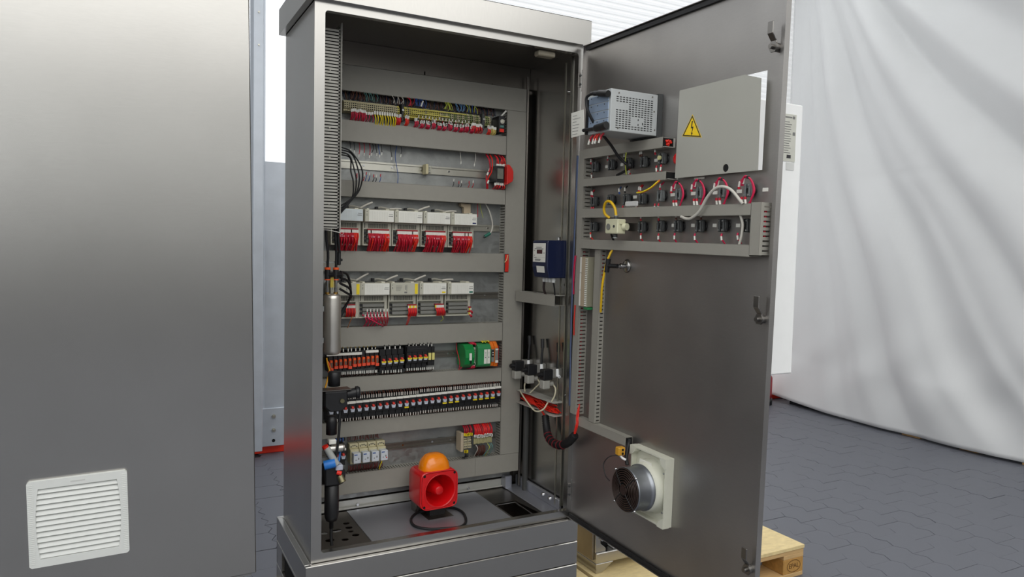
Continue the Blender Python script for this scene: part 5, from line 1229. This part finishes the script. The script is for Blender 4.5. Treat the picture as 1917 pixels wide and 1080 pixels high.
for k, (u, z, up, m) in enumerate(((.135, 1.497, True, REDW), (.142, 1.472, False, BROWN), (.25, 1.502, True, REDW), (.358, 1.5, True, BLACK), (.385, 1.474, False, REDW), (.392, 1.474, False, SCARLET), (.452, 1.502, True, BROWN), (.463, 1.502, True, BROWN), (.54, 1.502, True, REDW), (.55, 1.472, False, REDW), (.575, 1.474, False, REDW))):
    tail(u, z, up, nth(k, 11) + ' sleeved wire of the top pushbutton row', m, rr(-.006, .008), .012, 'sleeved wires of the top row')
wire('yellow_green_wire', 'thin yellow green wire crossing the top pushbutton row', [(.378, -.05, 1.524), (.381, -.055, 1.49), (.384, -.05, 1.443)], .0022, YGW)
tag(MB().lathe([(0, -.012), (.01, -.011), (.012, -.002), (0, -.002)], (.408, -.05, 1.474), 'y', 16).build('cable_end', BLACK, loc=(.408, -.05, 1.474)), 'round black cable end hanging in the top pushbutton row', 'cable')
tag(MB().cyl((.547, -.034, 1.493), (.547, -.0275, 1.493), .008, n=12).build('lamp_holder', mat('lamp_cream', (206, 204, 150), .5), loc=(.547, -.03, 1.493)), 'pale lamp holder on the plate-side contact block, top row', 'lamp')
rb = [(.13, 1.352), (.246, 1.355), (.349, 1.354), (.445, 1.353), (.547, 1.36), (.646, 1.362), (.748, 1.364), (.853, 1.363), (.961, 1.363)]
for k, (u, z) in enumerate(rb):
    contact(u, z, nth(k, 9, 'hinge-side', 'free-side').replace('most', ' end') + ' contact block of the middle pushbutton row on the door', k < 4, 0, 'contact blocks of the middle row')
for k, (u, z) in enumerate(((.378, 1.363), (.592, 1.364), (.697, 1.364), (.80, 1.363), (.906, 1.363), (1.012, 1.364))): tab(u, z, nth(k, 6) + ' white name tab of the middle pushbutton row')
for k in range(5, 9):
    u, z = rb[k]
    t = thing('wire_loop', nth(k - 5, 4) + ' looped crimson wires around a contact block, middle row', 'wires', (u, -.05, z), 'looped crimson wires of the middle row')
    b = MB()
    for q in range(3): b.tube([(u - .024 + q * .006, -.03, z + .014), (u - .016 + q * .005, -.033 - q * .002, z + .03), (u + .004, -.034 - q * .002, z + .038 + q * .002), (u + .021 + q * .001, -.031, z + .028), (u + .031 + q * .002, -.029, z - .002), (u + .022, -.028, z - .03), (u + .014 - q * .004, -.024, z - .045)], .0026, n=6, sub=4)
    b.build('wire_strands', [REDW2], t, kind='stuff')
    b = MB()
    for du, dz in ((-.026, .01), (-.01, .02)): b.cyl((u + du, -.032, z + dz), (u + du + .006, -.035, z + dz + .016), .0036, n=8)
    for du in (-.014, .0): b.cyl((u + du, -.03, z - .028), (u + du + .003, -.029, z - .044), .0036, n=8)
    b.build('marker_sleeve', PAPER, t)
    b = MB()
    for p_, q_ in (((u - .014, -.03, z - .02), (u - .014, -.03, z - .028)), ((u, -.03, z - .02), (u, -.03, z - .028)), ((u - .026, -.031, z + .004), (u - .026, -.032, z + .011))):
        MB().cyl(p_, q_, .0042, n=8).build('ferrule', REDW, t)
    MB().box(u + .008, u + .015, -.039, -.03, z + .033, z + .042).build('cable_tie', BLACK, t, bevel=.001)
for k, (u, z, up, m) in enumerate(((.145, 1.366, True, REDW), (.155, 1.364, True, REDW), (.15, 1.334, False, REDW), (.163, 1.334, False, REDW), (.335, 1.37, True, BLUEW), (.37, 1.372, True, BLACK), (.36, 1.335, False, REDW), (.455, 1.372, True, SCARLET), (.465, 1.37, True, REDW), (.44, 1.345, False, REDW), (.55, 1.338, False, REDW), (.57, 1.338, False, REDW), (.575, 1.376, True, REDW2))):
    tail(u, z, up, nth(k, 13) + ' sleeved wire of the middle pushbutton row', m, rr(-.006, .008), .012, 'sleeved wires of the middle row')
wire('orange_wire', 'orange wires arching from the second door duct to the middle row', [(.475, -.055, 1.372), (.51, -.058, 1.376), (.545, -.055, 1.39), (.575, -.045, 1.413)], .0034, mat('orange_wire', (240, 120, 30), .5))
wire('yellow_wire', 'yellow wire lying along the orange wires, middle row', [(.465, -.06, 1.372), (.5, -.063, 1.374), (.54, -.06, 1.386), (.57, -.05, 1.409)], .0026, YELLOW)
tag(MB().box(.375, .45, -.045, -.038, 1.325, 1.344).build('white_connector', mat('greyish_white', (206, 206, 204), .5), loc=(.41, -.04, 1.33), bevel=.003), 'white flat connector on top of the long upper door duct', 'connector')
rc = [(.137, 1.249), (.448, 1.25), (.554, 1.253), (.647, 1.253), (.755, 1.254), (.859, 1.256), (.96, 1.256)]
for k, (u, z) in enumerate(rc):
    contact(u, z, nth(k, 7, 'hinge-side', 'free-side').replace('most', ' end') + ' dark contact block of the lowest pushbutton row on the door', True, 0, 'contact blocks of the lowest row')
for k, u in enumerate((.603, .703, .806, .909)): tab(u, 1.257, ('first', 'second', 'third', 'last')[k] + ' white name tab of the lowest pushbutton row', .018)
for k, (u, z, up, m) in enumerate(((.15, 1.232, False, SCARLET), (.474, 1.268, True, REDW), (.478, 1.232, False, REDW), (.575, 1.268, True, REDW), (.578, 1.232, False, REDW), (.664, 1.234, False, REDW2), (.668, 1.27, True, BROWN), (.765, 1.234, False, REDW2), (.79, 1.27, True, BROWN), (.888, 1.235, False, REDW2), (.97, 1.27, True, REDW), (.957, 1.238, False, REDW2))):
    tail(u, z, up, nth(k, 12) + ' sleeved wire of the lowest pushbutton row', m, rr(-.002, .008), .016, 'sleeved wires of the lowest row')
wire('white_cable', 'white cable arching over the long upper door duct', [(.705, -.056, 1.284), (.735, -.06, 1.277), (.765, -.064, 1.279), (.80, -.064, 1.3), (.835, -.066, 1.343), (.868, -.066, 1.369), (.9, -.064, 1.374), (.935, -.062, 1.362), (.965, -.054, 1.33), (.972, -.05, 1.321)], .0048, GREYW, sub=8)
wire('white_cable', 'white cable continuing down through the lowest pushbutton row', [(.955, -.04, 1.287), (.962, -.036, 1.26), (.96, -.036, 1.225), (.953, -.036, 1.198)], .0042, GREYW)
# cream sensor box with yellow tube
t = thing('sensor_box', 'cream pressure switch box with side knob between the long door ducts', 'switch', (.37, -.08, 1.25))
MB().box(.33, .408, -.098, -.06, 1.2225, 1.277).build('housing', mat('sensor_cream', (214, 212, 180), .45), t, bevel=.003)
MB().box(.4085, .412, -.09, -.066, 1.258, 1.264).build('side_groove', MATS['sensor_cream'], t)
MB().cyl((.352, -.0985, 1.248), (.352, -.1005, 1.248), .012, n=18).build('gland', MGREY, t); MB().cyl((.387, -.0985, 1.25), (.387, -.1005, 1.25), .0052, n=12).build('screw', DGREY, t)
MB().cyl((.408, -.07, 1.249), (.424, -.066, 1.249), .013, n=16).build('knob', MATS['sensor_cream'], t)
for a_, c_ in ((1.277, 1.29), (1.21, 1.2225)): MB().cyl((.372, -.08, a_), (.372, -.08, c_), .008, n=12).build('union', DGREY, t)
for a_, c_ in ((1.287, 1.291), (1.206, 1.21)): MB().cyl((.372, -.08, a_), (.372, -.08, c_), .0092, n=12).build('union_nut', GALV, t)
MB().box(.345, .4, -.06, -.0005, 1.235, 1.265).build('bracket', STEELD, t)
wire('yellow_tube', 'yellow air tube looping from the cream box behind the duct', [(.372, -.08, 1.289), (.366, -.083, 1.318), (.345, -.088, 1.341), (.318, -.088, 1.342), (.298, -.084, 1.322), (.297, -.078, 1.298), (.312, -.066, 1.282)], .0052, YTUBE, sub=8)
wire('black_cable', 'black cable from the cream box down behind the long lower duct', [(.335, -.07, 1.243), (.316, -.06, 1.238), (.305, -.05, 1.22), (.3, -.035, 1.197)], .0042, BLACKR)
wire('yellow_tube', 'yellow air tube running down from the long lower duct across the slots', [(.302, -.04, 1.162), (.298, -.05, 1.14), (.288, -.058, 1.10), (.272, -.06, 1.02), (.255, -.05, .96), (.237, -.038, .915)], .0046, YTUBE, sub=8)
t = thing('pipe_fitting', 'steel bulkhead fitting with black tee on the yellow tube', 'fitting', (.34, 0, 1.1))
MB().lathe([(0, -.008), (.02, -.008), (.0265, -.0005), (0, -.0005)], (.345, 0, 1.102), 'y', 28).build('flange', STEEL, t)
MB().cyl((.345, -.008, 1.102), (.34, -.04, 1.101), .008, n=14).cyl((.343, -.02, 1.1015), (.342, -.028, 1.1015), .0115, n=6).build('stem', CHROME, t)
MB().cyl((.34, -.04, 1.101), (.3, -.053, 1.1), .0085, n=12).cyl((.29, -.055, 1.075), (.297, -.053, 1.127), .0095, n=12).build('tee', BLACK, t)
# terminal strip beside the hinge edge
t = thing('terminal_strip', 'cream terminal strip with white markers near the hinge edge of the door', 'terminal strip', (.12, -.04, 1.02))
MB().box(.103, .152, -.05, -.001, .925, 1.128).build('body', mat('strip_drab', (150, 146, 126), .55), t, bevel=.002)
MB().box(.113, .139, -.0535, -.05, .927, 1.126).build('cover_strip', MATS['tan_plastic'], t)
for a, c_ in ((.928, .99), (.993, 1.06), (1.063, 1.126)): MB().box(.103, .1115, -.0545, -.05, a, c_).build('marker_strip', PAPER, t)
b = MB()
for k in range(26): b.box(.1405, .1505, -.0545, -.05, .93 + k * .0075, .934 + k * .0075); b.box(.094, .1025, -.048, -.044, .93 + k * .0075, .9335 + k * .0075)
b.build('wire_sleeves', PAPER, t, kind='stuff')
MB().box(.125, .155, -.045, -.001, .915, .924).build('green_end', GREEN, t)
# filter fan
t = thing('filter_fan', 'ivory filter fan with black round grille low on the door', 'fan', (.562, 0, .315))
fu0, fu1, fz0, fz1 = .462, .664, .195, .443; cu, cz = .562, .316
c4 = .02
MB().holed([(fu0, fz0), (fu1, fz0), (fu1, fz1), (fu0, fz1)], [circle(cu, cz, .08, 32)], 'y', -.012, -.0004).build('base_frame', IVORY, t, bevel=.001)
b = MB()
def cor(su, sz):
    u = fu1 + .0007 if su > 0 else fu0 - .0007; z = fz1 + .0007 if sz > 0 else fz0 - .0007
    MB().prism([(u, z), (u - su * .034, z), (u - su * .028, z - sz * .018), (u - su * .016, z - sz * .03), (u, z - sz * .036)], 'y', -.04, -.012).build('corner_post', IVORY, t)
for su in (-1, 1):
    for sz in (-1, 1): cor(su, sz)
MB().box(fu0, fu1, -.034, -.012, fz0, fz0 + .006).box(fu0, fu1, -.034, -.012, fz1 - .006, fz1).box(fu0, fu0 + .006, -.034, -.012, fz0, fz1).box(fu1 - .006, fu1, -.036, -.012, fz0, fz1).build('rim', IVORY, t)
MB().lathe([(.098, -.012), (.094, -.02), (.088, -.04), (.0845, -.06), (.082, -.06), (.08, -.012)], (cu, 0, cz), 'y', 40).build('funnel', IVORY, t)
MB().lathe([(.083, -.06), (.083, -.066), (.0795, -.07), (.0775, -.078), (.0775, -.118), (.08, -.124), (.08, -.13), (.0765, -.13), (.0745, -.12), (.0745, -.06)], (cu, 0, cz), 'y', 40).build('motor_housing', mat('cast_aluminium', (150, 154, 160), .35, .85, .08, 14, rvar=.06), t)
gr = MB().lathe([(0, -.118), (.03, -.118), (.03, -.09), (0, -.09)], (cu, 0, cz), 'y', 24).build('motor_hub', mat('hub_brown', (44, 30, 26), .5), t)
for k in range(7):
    a = 2 * PI * k / 7; b = MB(); ca, sa = math.cos(a), math.sin(a)
    P = lambda r_, ta, n_: (cu + r_ * ca - ta * sa, n_, cz + r_ * sa + ta * ca)
    v = [P(.028, -.014, -.114), P(.028, .014, -.092), P(.072, .022, -.094), P(.072, -.018, -.112)]
    b.add(v + [(x, y - .0015, z) for x, y, z in v], [(0, 1, 2, 3), (7, 6, 5, 4), (0, 4, 5, 1), (1, 5, 6, 2), (2, 6, 7, 3), (3, 7, 4, 0)]); b.build('fan_blade', MATS['hub_brown'], t)
gg = MB()
for r_ in (.018, .029, .038, .046, .054, .061, .068, .075):
    n_ = -.139 + .007 * (r_ / .075) ** 2
    ring = [(cu + r_ * math.cos(2 * PI * k / 36), n_, cz + r_ * math.sin(2 * PI * k / 36)) for k in range(37)]
    gg.tube(ring, .0023, n=6, sm=False, caps=False)
g_ = gg.build('wire_grille', mat('grille_brown', (58, 44, 38), .4, .3), t)
for a in (45, 135, 225, 315):
    ca, sa = math.cos(R(a)), math.sin(R(a))
    MB().tube([(cu + .018 * ca, -.1405, cz + .018 * sa), (cu + .06 * ca, -.137, cz + .06 * sa), (cu + .083 * ca, -.131, cz + .083 * sa)], .0016, n=6).build('grille_spoke', BLACK, g_)
    MB().lathe([(0, -.006), (.004, -.005), (.0045, 0)], (cu + .083 * ca, -.13, cz + .083 * sa), 'y', 10).build('grille_screw', CHROME, g_)
MB().cyl((cu, -.141, cz), (cu, -.136, cz), .016, n=20).build('hub_cap', MATS['hub_brown'], g_)
for u, z in ((fu0 + .03, fz1 - .014), (fu1 - .01, .39), (fu1 - .01, .25), (fu0 + .1, fz1 - .01)): MB().cyl((u, -.012 - .024 * (u > .6), z), (u, -.0145 - .024 * (u > .6), z), .004, n=8).build('screw', GALV, t)
b = MB()
for k in range(5): b.box(cu - .032 + k * .007, cu - .028 + k * .007, -.043, -.042, cz + .0865, cz + .09)
MB().prism([(cu - .04, cz + .078), (cu + .03, cz + .08), (cu + .028, cz + .094), (cu - .038, cz + .093)], 'y', -.0415, -.04).build('rating_label', PAPER, t)
t = thing('terminal_block', 'orange brown connector block hanging above the fan', 'connector', (.475, -.09, .425))
MB().box(.458, .482, -.105, -.075, .412, .442).build('body', mat('ochre_plastic', (206, 150, 40), .5), t, bevel=.003)
for z in (.42, .434): MB().cyl((.4825, -.088, z), (.484, -.088, z), .0045, n=10).build('screw_hole', HOLE, t)
wire('black_cable', 'dark cable dropping out of the low door duct to the fan', [(.43, -.02, .45), (.44, -.03, .44), (.448, -.04, .42), (.455, -.05, .395), (.47, -.055, .37)], .007, BLACKR)
wire('grey_wire', 'white crimped wires between the connector block and the fan', [(.47, -.09, .412), (.478, -.085, .402), (.485, -.075, .396)], .0045, WHITE)
wire('black_wire', 'thin black wire curving from the fan grille', [(.468, -.09, .41), (.44, -.115, .4), (.425, -.13, .37), (.445, -.135, .335), (.47, -.133, .32)], .0018, BLACKR)
# white enclosure on the outer face of the door, seen past its edge and through the cut-out
FR[0] = Matrix.Identity(4)
t = thing('outer_enclosure', 'white enclosure on the outer side of the open door with rating plate', 'enclosure', (.7, -.62, 1.2))
MB().box(X1 + .006, .802, -.93, -.35, .762, 1.636).build('housing', WHITE, t, bevel=.003)
pl = MB().box(.716, .772, -.9315, -.93, 1.452, 1.602).build('rating_plate', mat('rating_plate', (200, 200, 190), .45, .2), t)
b = MB()
for k in range(14):
    z = 1.576 - k * .0075; b.box(.720, .72 + rr(.02, .034), -.9322, -.9316, z, z + .0018)
b.box(.722, .752, -.9322, -.9316, 1.590, 1.594).box(.755, .765, -.9322, -.9316, 1.588, 1.596).box(.757, .768, -.9322, -.9316, 1.536, 1.546)
b.build('print_lines', INK, pl); MB().box(.734, .752, -.9322, -.9316, 1.462, 1.473).build('bar_field', DARKINK, pl)
MB().box(.734, .77, -.9315, -.93, 1.425, 1.449).build('small_plate', mat('small_plate', (206, 207, 204), .5), t)
